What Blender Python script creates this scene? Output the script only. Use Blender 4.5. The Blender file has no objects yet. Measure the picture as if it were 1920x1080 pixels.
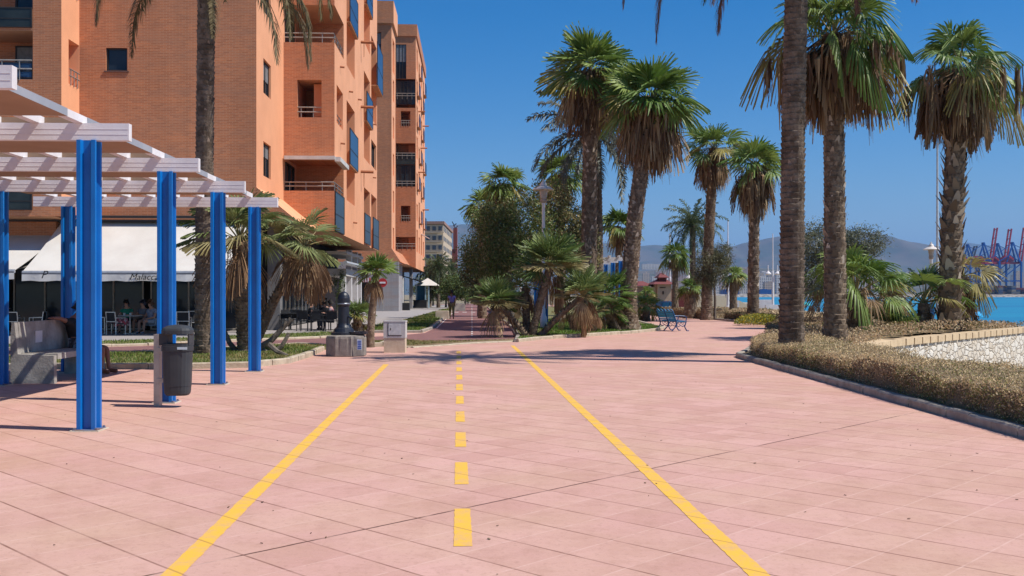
import bpy, bmesh, math, random
import numpy as np
from mathutils import Vector, Matrix, Euler
R = math.radians
random.seed(7); rng = np.random.default_rng(11)
SC = bpy.context.scene
COL = SC.collection
FPX = 1861.0; HY = 552.0; EYE = 1.6

# ---------------------------------------------------------------- camera, sky, sun
cam_d = bpy.data.cameras.new('camera'); cam = bpy.data.objects.new('camera', cam_d); COL.objects.link(cam)
cam.location = (0, 0, EYE); cam.rotation_euler = (R(90), 0, 0)
cam_d.sensor_width = 36; cam_d.lens = FPX / 1920 * 36; cam_d.shift_y = 12.0 / 1920
cam_d.clip_start = 0.1; cam_d.clip_end = 60000
SC.camera = cam
SUN_EL = 54.2; SUN_AZ = 104.5          # azimuth clockwise from +Y
w = bpy.data.worlds.new('World'); SC.world = w; w.use_nodes = True
nt = w.node_tree; bg = nt.nodes['Background']
sky = nt.nodes.new('ShaderNodeTexSky'); sky.sky_type = 'NISHITA'; sky.sun_disc = False
sky.sun_elevation = R(SUN_EL); sky.sun_rotation = R(SUN_AZ)
sky.air_density = 1.0; sky.dust_density = 0.35; sky.ozone_density = 4.5; sky.altitude = 0
hs = nt.nodes.new('ShaderNodeHueSaturation'); hs.inputs['Saturation'].default_value = 1.50; hs.inputs['Hue'].default_value = .504
nt.links.new(sky.outputs[0], hs.inputs['Color']); nt.links.new(hs.outputs[0], bg.inputs[0]); bg.inputs[1].default_value = 0.096
sd = bpy.data.lights.new('sun', 'SUN'); sd.energy = 5.0; sd.angle = R(0.5); sd.color = (1.0, 0.955, 0.88)
so = bpy.data.objects.new('sun', sd); COL.objects.link(so)
ts = Vector((math.sin(R(SUN_AZ)) * math.cos(R(SUN_EL)), math.cos(R(SUN_AZ)) * math.cos(R(SUN_EL)), math.sin(R(SUN_EL))))
so.rotation_euler = (-ts).to_track_quat('-Z', 'Y').to_euler(); so.location = (20, -10, 40)
SC.view_settings.view_transform = 'Standard'; SC.view_settings.look = 'None'
SC.view_settings.gamma = 1; SC.view_settings.exposure = 0.27
SC.cycles.max_bounces = 6; SC.cycles.transparent_max_bounces = 8

# ---------------------------------------------------------------- geometry of the place
def X(px, D): return (px - 960.0) * D / FPX
def Dg(y, z=0.0): return (EYE - z) * FPX / (y - HY)
def G(px, y, z=0.0):
    d = Dg(y, z); return (X(px, d), d)
TH = 0.0403
def loc(a, b, z=0.0):            # street frame (turned 2.3 degrees) -> world
    return (a * math.cos(TH) - b * math.sin(TH), b * math.cos(TH) + a * math.sin(TH), z)

# ---------------------------------------------------------------- materials
def newmat(name):
    m = bpy.data.materials.new(name); m.use_nodes = True
    return m, m.node_tree, m.node_tree.nodes['Principled BSDF']
def N(nt, t, **kw):
    n = nt.nodes.new(t)
    for k, v in kw.items(): setattr(n, k, v)
    return n
def mixc(nt, fac, a, b):
    n = N(nt, 'ShaderNodeMix', data_type='RGBA')
    for i, v in ((0, fac), (6, a), (7, b)):
        if hasattr(v, 'node') or isinstance(v, bpy.types.NodeSocket): nt.links.new(v, n.inputs[i])
        elif i == 0: n.inputs[0].default_value = v
        else: n.inputs[i].default_value = (*v, 1) if len(v) == 3 else v
    return n.outputs[2]
def noise(nt, scale, detail=4, rough=.6, vec=None):
    n = N(nt, 'ShaderNodeTexNoise'); n.inputs['Scale'].default_value = scale
    n.inputs['Detail'].default_value = detail; n.inputs['Roughness'].default_value = rough
    if vec is None: vec = N(nt, 'ShaderNodeNewGeometry').outputs['Position']
    nt.links.new(vec, n.inputs['Vector']); return n.outputs[0]
def ramp(nt, fac, lo, hi, a=0, b=1):
    n = N(nt, 'ShaderNodeMapRange'); n.inputs[1].default_value = lo; n.inputs[2].default_value = hi
    n.inputs[3].default_value = a; n.inputs[4].default_value = b; n.clamp = True
    nt.links.new(fac, n.inputs[0]); return n.outputs[0]
def math_(nt, op, a, b=None):
    n = N(nt, 'ShaderNodeMath', operation=op)
    for i, v in ((0, a), (1, b)):
        if v is None: continue
        if isinstance(v, (int, float)): n.inputs[i].default_value = v
        else: nt.links.new(v, n.inputs[i])
    return n.outputs[0]
def bump(nt, p, h, strength, dist=0.02):
    b = N(nt, 'ShaderNodeBump'); b.inputs['Strength'].default_value = strength; b.inputs['Distance'].default_value = dist
    nt.links.new(h, b.inputs['Height']); nt.links.new(b.outputs[0], p.inputs['Normal'])
MATS = {}
def mat(name, c, rough=.6, c2=None, scale=6.0, bmp=0.0, metal=0.0, spec=.4, bscale=None, lo=.35, hi=.65, bdist=.02):
    if name in MATS: return MATS[name]
    m, t, p = newmat(name)
    if c2 is None: c2 = tuple(x * .75 for x in c)
    f = noise(t, scale)
    t.links.new(mixc(t, ramp(t, f, lo, hi), c, c2), p.inputs['Base Color'])
    p.inputs['Roughness'].default_value = rough; p.inputs['Metallic'].default_value = metal
    p.inputs['Specular IOR Level'].default_value = spec
    if bmp: bump(t, p, noise(t, bscale or scale * 6, 6), bmp, bdist)
    MATS[name] = m; return m
def leafmat(name, c, rough=.5, trans=.25):
    """leaf colour times a per-leaf tint attribute"""
    m, t, p = newmat(name)
    a = N(t, 'ShaderNodeAttribute'); a.attribute_name = 'tint'
    mx = N(t, 'ShaderNodeMix', data_type='RGBA', blend_type='MULTIPLY'); mx.inputs[0].default_value = 1
    mx.inputs[6].default_value = (*c, 1); t.links.new(a.outputs['Color'], mx.inputs[7])
    t.links.new(mx.outputs[2], p.inputs['Base Color']); p.inputs['Roughness'].default_value = rough
    p.inputs['Specular IOR Level'].default_value = .35
    tr = N(t, 'ShaderNodeBsdfTranslucent'); t.links.new(mx.outputs[2], tr.inputs[0])
    ms = N(t, 'ShaderNodeMixShader'); ms.inputs[0].default_value = trans
    out = t.nodes['Material Output']
    t.links.new(p.outputs[0], ms.inputs[1]); t.links.new(tr.outputs[0], ms.inputs[2]); t.links.new(ms.outputs[0], out.inputs[0])
    MATS[name] = m; return m

M_LEAF = leafmat('leaf_tinted', (1, 1, 1))
M_DRY = leafmat('dry_leaf_tinted', (1, 1, 1), .8, .22)
# tints (real leaf colours)
GREEN = (.075, .145, .022); GREEN2 = (.25, .32, .075); YEL = (.30, .25, .07); BROWN = (.22, .125, .060); TAN = (.38, .26, .135); BLUEG = (.10, .125, .085)
DARKG = (.028, .055, .016); OLIVE = (.085, .10, .040)
HEDGE1 = (.56, .41, .22); HEDGE2 = (.155, .115, .045)

def brick_mat(name, c1, c2, mortar, sx=.26, sz=.068):
    m, t, p = newmat(name)
    g = N(t, 'ShaderNodeNewGeometry'); sp = N(t, 'ShaderNodeSeparateXYZ'); sn = N(t, 'ShaderNodeSeparateXYZ')
    t.links.new(g.outputs['Position'], sp.inputs[0]); t.links.new(g.outputs['True Normal'], sn.inputs[0])
    ax = math_(t, 'GREATER_THAN', math_(t, 'ABSOLUTE', sn.outputs[0]), .7)
    u = math_(t, 'ADD', math_(t, 'MULTIPLY', sp.outputs[1], ax), math_(t, 'MULTIPLY', sp.outputs[0], math_(t, 'SUBTRACT', 1.0, ax)))
    cv = N(t, 'ShaderNodeCombineXYZ'); t.links.new(u, cv.inputs[0]); t.links.new(sp.outputs[2], cv.inputs[1])
    br = N(t, 'ShaderNodeTexBrick'); t.links.new(cv.outputs[0], br.inputs['Vector'])
    br.inputs['Scale'].default_value = 1; br.inputs['Brick Width'].default_value = sx; br.inputs['Row Height'].default_value = sz
    br.inputs['Mortar Size'].default_value = .007; br.inputs['Mortar Smooth'].default_value = .3
    br.inputs['Color1'].default_value = (*c1, 1); br.inputs['Color2'].default_value = (*c2, 1); br.inputs['Mortar'].default_value = (*mortar, 1)
    st = N(t, 'ShaderNodeMapping'); st.inputs['Scale'].default_value = (.5, .5, 2.2); t.links.new(g.outputs['Position'], st.inputs[0])
    f = noise(t, 1.1, 6, .65, st.outputs[0])
    col = mixc(t, ramp(t, f, .38, .66), br.outputs[0], mixc(t, .35, br.outputs[0], (.36, .20, .13)))
    big = noise(t, .13, 2); st2 = N(t, 'ShaderNodeMapping'); st2.inputs['Scale'].default_value = (1.6, 1.6, .12); t.links.new(g.outputs['Position'], st2.inputs[0])
    mm = N(t, 'ShaderNodeMix', data_type='RGBA', blend_type='MULTIPLY'); mm.inputs[0].default_value = 1
    t.links.new(col, mm.inputs[6])
    vv = N(t, 'ShaderNodeCombineXYZ'); k = ramp(t, big, .3, .7, .86, 1.06)
    k = math_(t, 'MULTIPLY', k, ramp(t, noise(t, 1.0, 5, .7, st2.outputs[0]), .35, .7, .90, 1.06))
    for i in range(3): t.links.new(k, vv.inputs[i])
    t.links.new(vv.outputs[0], mm.inputs[7])
    t.links.new(mm.outputs[2], p.inputs['Base Color']); p.inputs['Roughness'].default_value = .85
    bump(t, p, br.outputs['Fac'], -.25, .01)
    MATS[name] = m; return m
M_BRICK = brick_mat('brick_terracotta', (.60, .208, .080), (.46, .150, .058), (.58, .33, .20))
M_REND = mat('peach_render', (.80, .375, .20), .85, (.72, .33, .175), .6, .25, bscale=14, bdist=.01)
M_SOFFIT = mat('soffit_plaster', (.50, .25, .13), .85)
M_STONEW = brick_mat('grey_stone_cladding', (.33, .33, .34), (.30, .30, .31), (.24, .24, .25), .9, .45)

def tile_mat():
    m, t, p = newmat('pink_tiles')
    g = N(t, 'ShaderNodeNewGeometry').outputs['Position']; s = N(t, 'ShaderNodeSeparateXYZ'); t.links.new(g, s.inputs[0])
    def lin(nx, ny, ph):
        q = math_(t, 'ADD', math_(t, 'MULTIPLY', s.outputs[0], nx), math_(t, 'MULTIPLY', s.outputs[1], ny))
        return math_(t, 'DIVIDE', math_(t, 'SUBTRACT', q, ph), .467)
    A = lin(.695, .719, 4.635); B = lin(.719, -.695, -5.42)
    def edge(q):
        fr = math_(t, 'FRACT', math_(t, 'ADD', q, .5)); return math_(t, 'ABSOLUTE', math_(t, 'SUBTRACT', fr, .5))
    wob = noise(t, 9, 3)
    eA = edge(A); eB = edge(B)
    jA = ramp(t, eA, .011, .022, 1, 0); jB = ramp(t, eB, .009, .017, 1, 0)
    cellv = N(t, 'ShaderNodeCombineXYZ')
    t.links.new(math_(t, 'FLOOR', A), cellv.inputs[0]); t.links.new(math_(t, 'FLOOR', B), cellv.inputs[1])
    wn = N(t, 'ShaderNodeTexWhiteNoise'); wn.noise_dimensions = '2D'; t.links.new(cellv.outputs[0], wn.inputs['Vector'])
    c0 = mixc(t, wn.outputs['Value'], (.605, .352, .294), (.525, .290, .237))
    n1 = noise(t, .55, 4); n2 = noise(t, 3.5, 8, .7); n3 = noise(t, 60, 3, .8)
    c1 = mixc(t, ramp(t, n1, .42, .68), c0, (.56, .345, .255))
    c2 = mixc(t, ramp(t, n2, .50, .78, 0, .75), c1, (.40, .215, .160))
    c3 = mixc(t, ramp(t, n3, .5, .85, 0, .55), c2, (.68, .42, .35)); c3 = mixc(t, ramp(t, noise(t, .9, 7, .75), .46, .68, 0, .5), c3, (.44, .25, .17)); c3 = mixc(t, ramp(t, noise(t, 22, 4, .8), .54, .72, 0, .6), c3, (.36, .20, .15))
    # small dark spots and gum
    vo = N(t, 'ShaderNodeTexVoronoi'); vo.inputs['Scale'].default_value = 1.7; t.links.new(g, vo.inputs['Vector'])
    sp = ramp(t, vo.outputs['Distance'], .012, .028, .6, 0)
    c4 = mixc(t, sp, c3, (.12, .07, .05))
    jn = ramp(t, noise(t, 2.3, 4), .40, .60, .45, 1)
    c5 = mixc(t, math_(t, 'MULTIPLY', jA, math_(t, 'MULTIPLY', jn, .85)), c4, (.20, .09, .06))
    c6 = mixc(t, math_(t, 'MULTIPLY', jB, math_(t, 'MULTIPLY', ramp(t, wob, .35, .6, .2, 1), .45)), c5, (.70, .48, .40))
    # one open joint of the B family that runs right across the square
    crk = ramp(t, math_(t, 'ABSOLUTE', math_(t, 'ADD', B, math_(t, 'MULTIPLY', math_(t, 'SUBTRACT', wob, .5), .03))), .014, .030, 1, 0)
    crk = math_(t, 'MULTIPLY', crk, ramp(t, noise(t, 1.4, 5), .36, .50, .1, 1))
    c7 = mixc(t, math_(t, 'MULTIPLY', crk, .95), c6, (.09, .04, .025))
    t.links.new(c7, p.inputs['Base Color']); p.inputs['Roughness'].default_value = .78; p.inputs['Specular IOR Level'].default_value = .25
    h = math_(t, 'SUBTRACT', math_(t, 'MULTIPLY', n3, .25), math_(t, 'MAXIMUM', jA, crk))
    bump(t, p, h, .35, .006)
    MATS['tile'] = m; return m
M_TILE = tile_mat()
def paint_mat(name, c, worn):
    m, t, p = newmat(name)
    n1 = noise(t, 5, 8, .75); n2 = noise(t, 90, 2)
    g = N(t, 'ShaderNodeNewGeometry').outputs['Position']; s = N(t, 'ShaderNodeSeparateXYZ'); t.links.new(g, s.inputs[0])
    q = math_(t, 'DIVIDE', math_(t, 'SUBTRACT', math_(t, 'ADD', math_(t, 'MULTIPLY', s.outputs[0], .695), math_(t, 'MULTIPLY', s.outputs[1], .719)), 4.635), .467)
    e = math_(t, 'ABSOLUTE', math_(t, 'SUBTRACT', math_(t, 'FRACT', math_(t, 'ADD', q, .5)), .5))
    j = ramp(t, e, .010, .022, .75, 0)
    c1 = mixc(t, ramp(t, n1, .47, .70, 0, .85), c, worn)
    c2 = mixc(t, ramp(t, n2, .5, .8, 0, .5), c1, worn)
    t.links.new(mixc(t, j, c2, (.40, .20, .05)), p.inputs['Base Color']); p.inputs['Roughness'].default_value = .7
    MATS[name] = m; return m
M_YEL = paint_mat('yellow_paint', (.78, .445, .040), (.58, .34, .20))
M_WHITEP = paint_mat('white_road_paint', (.7, .66, .62), (.4, .3, .27))
M_PATH = mat('cycle_path_surface', (.235, .115, .105), .85, (.19, .09, .082), 2.5, .3)
M_KERB = mat('kerb_stone', (.50, .42, .31), .85, (.36, .29, .21), 5, .5)
M_KERBG = mat('kerb_stone_grey', (.40, .35, .29), .85, (.27, .23, .19), 5, .5)
M_GRASSB = mat('grass_soil', (.11, .13, .035), .95, (.20, .16, .07), 1.4, .6)
M_SOIL = mat('dry_soil', (.26, .18, .10), .95, (.16, .12, .06), 1.2, .6)
M_TERR = mat('terrace_paving', (.36, .32, .30), .8, (.30, .27, .25), 1.5, .2)
M_CONC = mat('concrete', (.42, .39, .35), .85, (.24, .22, .20), 3, .4, bscale=25)
M_CONCD = mat('concrete_brown', (.30, .255, .215), .85, (.20, .17, .145), 5, .4, bscale=30)
M_CONCP = mat('concrete_pale', (.62, .54, .43), .85, (.50, .42, .32), 3, .3, bscale=30)
M_BLUE = mat('blue_paint', (.002, .155, .50), .38, (.002, .125, .43), 2.5, .08, spec=.5)
M_WHITE = mat('white_paint', (.76, .73, .73), .45, (.66, .62, .61), 2.2, .1)
M_WHITED = mat('white_dull', (.62, .60, .57), .6, (.5, .47, .44), 2.2)
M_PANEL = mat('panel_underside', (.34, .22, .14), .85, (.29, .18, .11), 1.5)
M_FLASH = mat('grey_flashing', (.27, .29, .33), .6, (.33, .34, .37), 2)
M_BLACK = mat('black_iron', (.012, .014, .022), .38, (.02, .022, .03), 8, .2, spec=.5)
M_BIN = mat('bin_plastic', (.032, .036, .042), .55, (.042, .047, .052), 4)
M_STEEL = mat('steel_tube', (.42, .40, .38), .4, (.33, .31, .30), 6, metal=.6)
M_ALU = mat('chair_aluminium', (.62, .61, .59), .35, metal=.7)
M_MESH = mat('chair_textile', (.022, .022, .024), .8)
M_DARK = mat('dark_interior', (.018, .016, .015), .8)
M_CANVAS = mat('awning_canvas', (.60, .57, .52), .85, (.54, .50, .45), .9, .15)
M_VAL = mat('awning_valance', (.66, .64, .61), .85, (.56, .53, .50), 2)
M_TEXT = mat('dark_lettering', (.02, .02, .02), .7)
M_GLASS = mat('window_glass', (.018, .026, .038), .10, (.03, .04, .05), .8, spec=.35)
M_BGLASS = mat('blue_balcony_glass', (.022, .060, .135), .35, (.028, .075, .16), .5, spec=.35)
M_SMOKE = mat('smoked_glass', (.020, .028, .030), .3, (.035, .045, .045), 1.5, spec=.3)
M_FRAME = mat('dark_window_frame', (.035, .03, .028), .5)
M_RAIL = mat('steel_railing', (.38, .36, .33), .45, metal=.4)
M_REDROOF = mat('red_roof', (.20, .055, .05), .8)
M_CREAM = mat('cream_wall', (.50, .38, .27), .85, (.42, .31, .22), 1.2)
M_REDW = mat('dark_red_wall', (.17, .035, .035), .8)
M_CHIM = mat('chimney_brick', (.24, .060, .050), .85)
M_SHUT = mat('roller_shutter', (.22, .22, .22), .6)
M_TRUNKD = mat('palm_trunk_dark', (.105, .072, .048), .95, (.22, .165, .12), 3.5, 1.0, bscale=18, lo=.42, hi=.62, bdist=.03)
M_TRUNKB = mat('palm_trunk_brown', (.135, .092, .060), .95, (.29, .215, .145), 6.5, 1.0, bscale=20, lo=.40, hi=.66, bdist=.03)
M_BOOT = leafmat('palm_boot', (1, 1, 1), .95, 0.0)
M_BARK = mat('tree_bark', (.13, .10, .075), .95, (.22, .18, .14), 5, 1.0)
M_SAND = mat('sand', (.36, .30, .22), .95, (.30, .25, .18), .8)
M_PETI = mat('palm_petiole', (.20, .20, .07), .6, (.30, .22, .09), 6)

# ---------------------------------------------------------------- mesh helpers
def absorb(g, pm, m):
    """put pm's faces into g with a second material"""
    if not pm.n: return
    g.m2 = (m, len(g.Fc))
    for v, t_ in zip(pm.V, pm.T): g.V.append(v); g.T.append(t_)
    g.Fc.extend([tuple(i + g.n for i in q) for q in pm.Fc]); g.n += pm.n
class MB:
    def __init__(s, frame=None):
        s.V = []; s.Fc = []; s.n = 0; s.T = []; s.frame = frame; s.tinted = False; s.m2 = None
    def add(s, v, f, tint=None):
        v = np.asarray(v, float).reshape(-1, 3)
        if s.frame: 
            c, n = math.cos(TH), math.sin(TH)
            v = np.stack([v[:, 0] * c - v[:, 1] * n, v[:, 1] * c + v[:, 0] * n, v[:, 2]], 1)
        s.V.append(v); s.Fc.extend([tuple(i + s.n for i in q) for q in f])
        if tint is not None:
            s.tinted = True; tt = np.asarray(tint, float)
            if tt.ndim == 1: tt = np.tile(tt, (len(v), 1))
            s.T.append(tt)
        else: s.T.append(np.ones((len(v), 3)))
        s.n += len(v); return s
    def box(s, x0, x1, y0, y1, z0, z1, tint=None):
        v = [(x, y, z) for z in (z0, z1) for y in (y0, y1) for x in (x0, x1)]
        return s.add(v, [(0, 2, 3, 1), (4, 5, 7, 6), (0, 1, 5, 4), (2, 6, 7, 3), (0, 4, 6, 2), (1, 3, 7, 5)], tint)
    def obox(s, c, size, rot=(0, 0, 0), tint=None):
        m = Euler(rot).to_matrix(); hx, hy, hz = (q / 2 for q in size)
        v = [tuple(Vector(c) + m @ Vector((x, y, z))) for z in (-hz, hz) for y in (-hy, hy) for x in (-hx, hx)]
        return s.add(v, [(0, 2, 3, 1), (4, 5, 7, 6), (0, 1, 5, 4), (2, 6, 7, 3), (0, 4, 6, 2), (1, 3, 7, 5)], tint)
    def bar(s, p, q, w, h=None):
        """rectangular bar from p to q"""
        p = Vector(p); q = Vector(q); d = (q - p); L = d.length; h = h or w
        if L < 1e-6: return s
        z = d.normalized(); up = Vector((0, 0, 1)) if abs(z.z) < .95 else Vector((1, 0, 0))
        x = z.cross(up).normalized(); y = x.cross(z)
        v = [tuple(e + x * sx * w / 2 + y * sy * h / 2) for e in (p, q) for sx, sy in ((-1, -1), (1, -1), (1, 1), (-1, 1))]
        return s.add(v, [(0, 3, 2, 1), (4, 5, 6, 7), (0, 1, 5, 4), (1, 2, 6, 5), (2, 3, 7, 6), (3, 0, 4, 7)])
    def tube(s, pts, rad, seg=8, caps=True, tint=None):
        pts = [Vector(p) for p in pts]
        if not hasattr(rad, '__len__'): rad = [rad] * len(pts)
        v = []; f = []; xp = None
        for i, p in enumerate(pts):
            a = pts[max(0, i - 1)]; b = pts[min(len(pts) - 1, i + 1)]; z = (b - a).normalized()
            if xp is None:
                up = Vector((0, 0, 1)) if abs(z.z) < .95 else Vector((1, 0, 0)); x = z.cross(up).normalized()
            else: x = (xp - z * xp.dot(z)).normalized()
            xp = x; y = z.cross(x)
            for k in range(seg):
                t = 2 * math.pi * k / seg; v.append(tuple(p + (x * math.cos(t) + y * math.sin(t)) * rad[i]))
        for i in range(len(pts) - 1):
            for k in range(seg):
                k2 = (k + 1) % seg; f.append((i * seg + k, i * seg + k2, (i + 1) * seg + k2, (i + 1) * seg + k))
        if caps: f.append(tuple(range(seg))[::-1]); f.append(tuple((len(pts) - 1) * seg + k for k in range(seg)))
        return s.add(v, f, tint)
    def lathe(s, prof, c=(0, 0, 0), seg=16, flute=0, nf=0):
        v = []; f = []; cx, cy, cz = c
        for r, z in prof:
            for k in range(seg):
                t = 2 * math.pi * k / seg; rr = r * (1 + flute * (k % 2))
                v.append((cx + rr * math.cos(t), cy + rr * math.sin(t), cz + z))
        for i in range(len(prof) - 1):
            for k in range(seg):
                k2 = (k + 1) % seg; f.append((i * seg + k, i * seg + k2, (i + 1) * seg + k2, (i + 1) * seg + k))
        f.append(tuple(range(seg))[::-1]); f.append(tuple((len(prof) - 1) * seg + k for k in range(seg)))
        return s.add(v, f)
    def prism(s, poly, z0, z1):
        n = len(poly); v = [(x, y, z0) for x, y in poly] + [(x, y, z1) for x, y in poly]
        ar = sum(poly[i][0] * poly[(i + 1) % n][1] - poly[(i + 1) % n][0] * poly[i][1] for i in range(n))
        f = [tuple(range(n))[::-1], tuple(range(n, 2 * n))] + [(i, (i + 1) % n, n + (i + 1) % n, n + i) for i in range(n)]
        if ar < 0: f = [q[::-1] for q in f]
        return s.add(v, f)
    def extr(s, prof, axis, p0, p1):
        """closed profile [(u,z)] extruded; axis 'x' -> profile in (y,z) from x=p0..p1 ; 'y' -> profile in (x,z)"""
        n = len(prof)
        if axis == 'x': v = [(p, u, z) for p in (p0, p1) for u, z in prof]
        else: v = [(u, p, z) for p in (p0, p1) for u, z in prof]
        f = [tuple(range(n)), tuple(range(n, 2 * n))[::-1]] + [(i, n + i, n + (i + 1) % n, (i + 1) % n) for i in range(n)]
        return s.add(v, f)
    def build(s, name, m, parent=None, smooth=False, sub=False):
        me = bpy.data.meshes.new(name)
        v = np.concatenate(s.V) if s.V else np.zeros((0, 3))
        o = bpy.data.objects.new(name, me); COL.objects.link(o)
        if parent is not None:
            base = parent
            while base.parent: base = base.parent
            v = v - np.array(base.location); o.parent = parent
        me.from_pydata(v.tolist(), [], s.Fc)
        if s.tinted:
            at = me.color_attributes.new('tint', 'FLOAT_COLOR', 'POINT')
            c = np.concatenate(s.T); at.data.foreach_set('color', np.concatenate([c, np.ones((len(c), 1))], 1).ravel())
        me.materials.append(m); me.update()
        if s.m2:
            me.materials.append(s.m2[0]); mi = np.zeros(len(me.polygons), dtype=np.int32); mi[s.m2[1]:] = 1; me.polygons.foreach_set('material_index', mi)
        if smooth: me.shade_smooth()
        return o
def tag(o, label, cat, group=None, kind=None):
    if label: o['label'] = label
    if cat: o['category'] = cat
    if group: o['group'] = group
    if kind: o['kind'] = kind
    return o
def thing(name, label, cat, p, group=None):
    o = bpy.data.objects.new(name, None); COL.objects.link(o); o.location = p; o.empty_display_size = .2
    return tag(o, label, cat, group)
def struct(name, mb, m): return tag(mb.build(name, m), None, None, kind='structure')
def dup(root, p, rz=0.0, label=None, group=None, scale=None):
    def cp(o, par):
        c = o.copy(); COL.objects.link(c)
        if par: c.parent = par
        for ch in o.children: cp(ch, c)
        return c
    r = cp(root, None); r.location = p; r.rotation_euler = (0, 0, rz)
    if scale: r.scale = (scale,) * 3 if not hasattr(scale, '__len__') else scale
    if label: r['label'] = label
    if group: r['group'] = group
    return r
def quads(mb, c, size, tints, aspect=.5, up=0.0, diamond=True):
    """cloud of small leaf faces, vectorised"""
    n = len(c)
    if n == 0: return
    a = rng.normal(size=(n, 3)); a[:, 2] += up; a /= np.linalg.norm(a, axis=1)[:, None]
    b = rng.normal(size=(n, 3)); b -= (a * b).sum(1)[:, None] * a; b /= np.linalg.norm(b, axis=1)[:, None]
    s = np.asarray(size).reshape(-1, 1) * np.ones((n, 1))
    if diamond: vs = np.stack([c - a * s, c + b * s * aspect, c + a * s, c - b * s * aspect], 1)
    else: vs = np.stack([c - a * s - b * s * aspect, c + a * s - b * s * aspect, c + a * s + b * s * aspect, c - a * s + b * s * aspect], 1)
    idx = np.arange(n * 4).reshape(-1, 4)
    mb.add(vs.reshape(-1, 3), idx.tolist(), np.repeat(tints, 4, axis=0))
def tints(n, cols, wts=None, var=.2):
    cols = np.array(cols); k = rng.choice(len(cols), n, p=None if wts is None else np.array(wts) / sum(wts))
    return cols[k] * (1 + rng.uniform(-var, var, (n, 1))) 
# ================================================================ THE SETTING
def sheet(name, poly, z, m, sub=None):
    mb = MB(); n = len(poly); mb.add([(x, y, z) for x, y in poly], [tuple(range(n))])
    ar = sum(poly[i][0] * poly[(i + 1) % n][1] - poly[(i + 1) % n][0] * poly[i][1] for i in range(n))
    if ar < 0: mb.Fc = [q[::-1] for q in mb.Fc]
    return struct(name, mb, m)
S = 30000
sheet('ground', [(-S, -2000), (S, -2000), (S, 2 * S), (-S, 2 * S)], -6.0, M_SAND)
# land the town stands on
land = [(-3000, -60), (7.72, -60), (7.72, 20.0), (8.5, 24.4), (10.5, 27.55), (18.9, 37.05), (22, 40.3), (22, 60), (24, 100), (40, 170), (60, 262), (66, 300), (112, 510), (200, 905), (300, 1325), (2600, 1325), (2600, 3500), (-3000, 3500)]
mb = MB(); mb.prism(land, -6.5, -0.03)
struct('terrain', mb, mat('earth', (.26, .20, .13), .95, (.20, .17, .10), .35, .4))
mb = MB(); 
xs = [7.72, 12, 22, 30, 45, 60, 80]; zs = [-1.12, -1.12, -1.14, -1.2, -1.55, -2.05, -3.4]
ys = [-60, 0, 32.6, 60, 100, 170, 262, 330, 420]
v = []; f = []
for j, y in enumerate(ys):
    for i, x in enumerate(xs): v.append((x + max(0, (y - 100)) * .05 + max(0, y - 262) * .2, y, zs[i] + random.uniform(-.04, .04)))
for j in range(len(ys) - 1):
    for i in range(len(xs) - 1): k = j * len(xs) + i; f.append((k, k + 1, k + len(xs) + 1, k + len(xs)))
mb.add(v, f); struct('beach', mb, M_SAND)
# sea
m, t, p = newmat('sea_water')
gp = N(t, 'ShaderNodeNewGeometry').outputs['Position']
mp = N(t, 'ShaderNodeMapping'); mp.inputs['Scale'].default_value = (.05, .35, 1); t.links.new(gp, mp.inputs[0])
f1 = noise(t, 1.0, 6, .6, mp.outputs[0]); f0 = noise(t, .012, 3)
mp2 = N(t, 'ShaderNodeMapping'); mp2.inputs['Scale'].default_value = (.004, .02, 1); t.links.new(gp, mp2.inputs[0])
f2 = noise(t, 1.0, 4, .6, mp2.outputs[0])
ca = mixc(t, ramp(t, f2, .40, .62), (.018, .215, .34), (.016, .150, .29))
t.links.new(mixc(t, ramp(t, f1, .5, .75, 0, .55), ca, (.05, .29, .40)), p.inputs['Base Color'])
p.inputs['Roughness'].default_value = .45; p.inputs['Specular IOR Level'].default_value = .25
bump(t, p, f1, .5, .3)
mb = MB(); mb.add([(-2000, -1500, -2), (S, -1500, -2), (S, 1336, -2), (-2000, 1336, -2)], [(0, 1, 2, 3)])
struct('sea', mb, m)
# far hills -------------------------------------------------------
def ridge(name, D0, depth, prof, m, seed, rough=.06, nx=260, ny=22):
    """hill range: prof = [(px, y_top)] seen at distance D0; real height and depth"""
    r = np.random.default_rng(seed); px = np.array([a for a, _ in prof], float); hy = np.array([b for _, b in prof], float)
    us = np.linspace(px[0], px[-1], nx); H = (HY - np.interp(us, px, hy)) * D0 / FPX + EYE
    for k in range(1, 7):
        H += rough * H.mean() / k * np.sin(us * .018 * (1.6 ** k) + r.uniform(0, 6))
    v = []; f = []
    for j in range(ny):
        tt = j / (ny - 1); sh = math.sin(min(1, tt / .62) * math.pi / 2) ** 1.25 if tt < .62 else 1 - (tt - .62) * .6
        for i in range(nx):
            x = X(us[i], D0)
            gul = 1 - .10 * (1 + math.sin(x * .006 + 3 * math.sin(tt * 5 + i * .05))) * math.sin(min(1, tt / .6) * math.pi) + r.uniform(-.012, .0)
            v.append((x, D0 - depth * (.62 - tt), max(-4, H[i] * sh * (gul if tt < .6 else 1) - 3)))
    for j in range(ny - 1):
        for i in range(nx - 1): k = j * nx + i; f.append((k, k + 1, k + nx + 1, k + nx))
    mb = MB(); mb.add(v, f); o = tag(mb.build(name, m, smooth=True), None, None, kind='structure'); return o
M_HILL = mat('hill_scrub', (.055, .065, .045), .95, (.10, .085, .065), .004, 0, lo=.4, hi=.6)
M_HILL2 = mat('hill_town_slope', (.12, .095, .075), .95, (.065, .07, .045), .012, 0, lo=.42, hi=.58)
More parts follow.
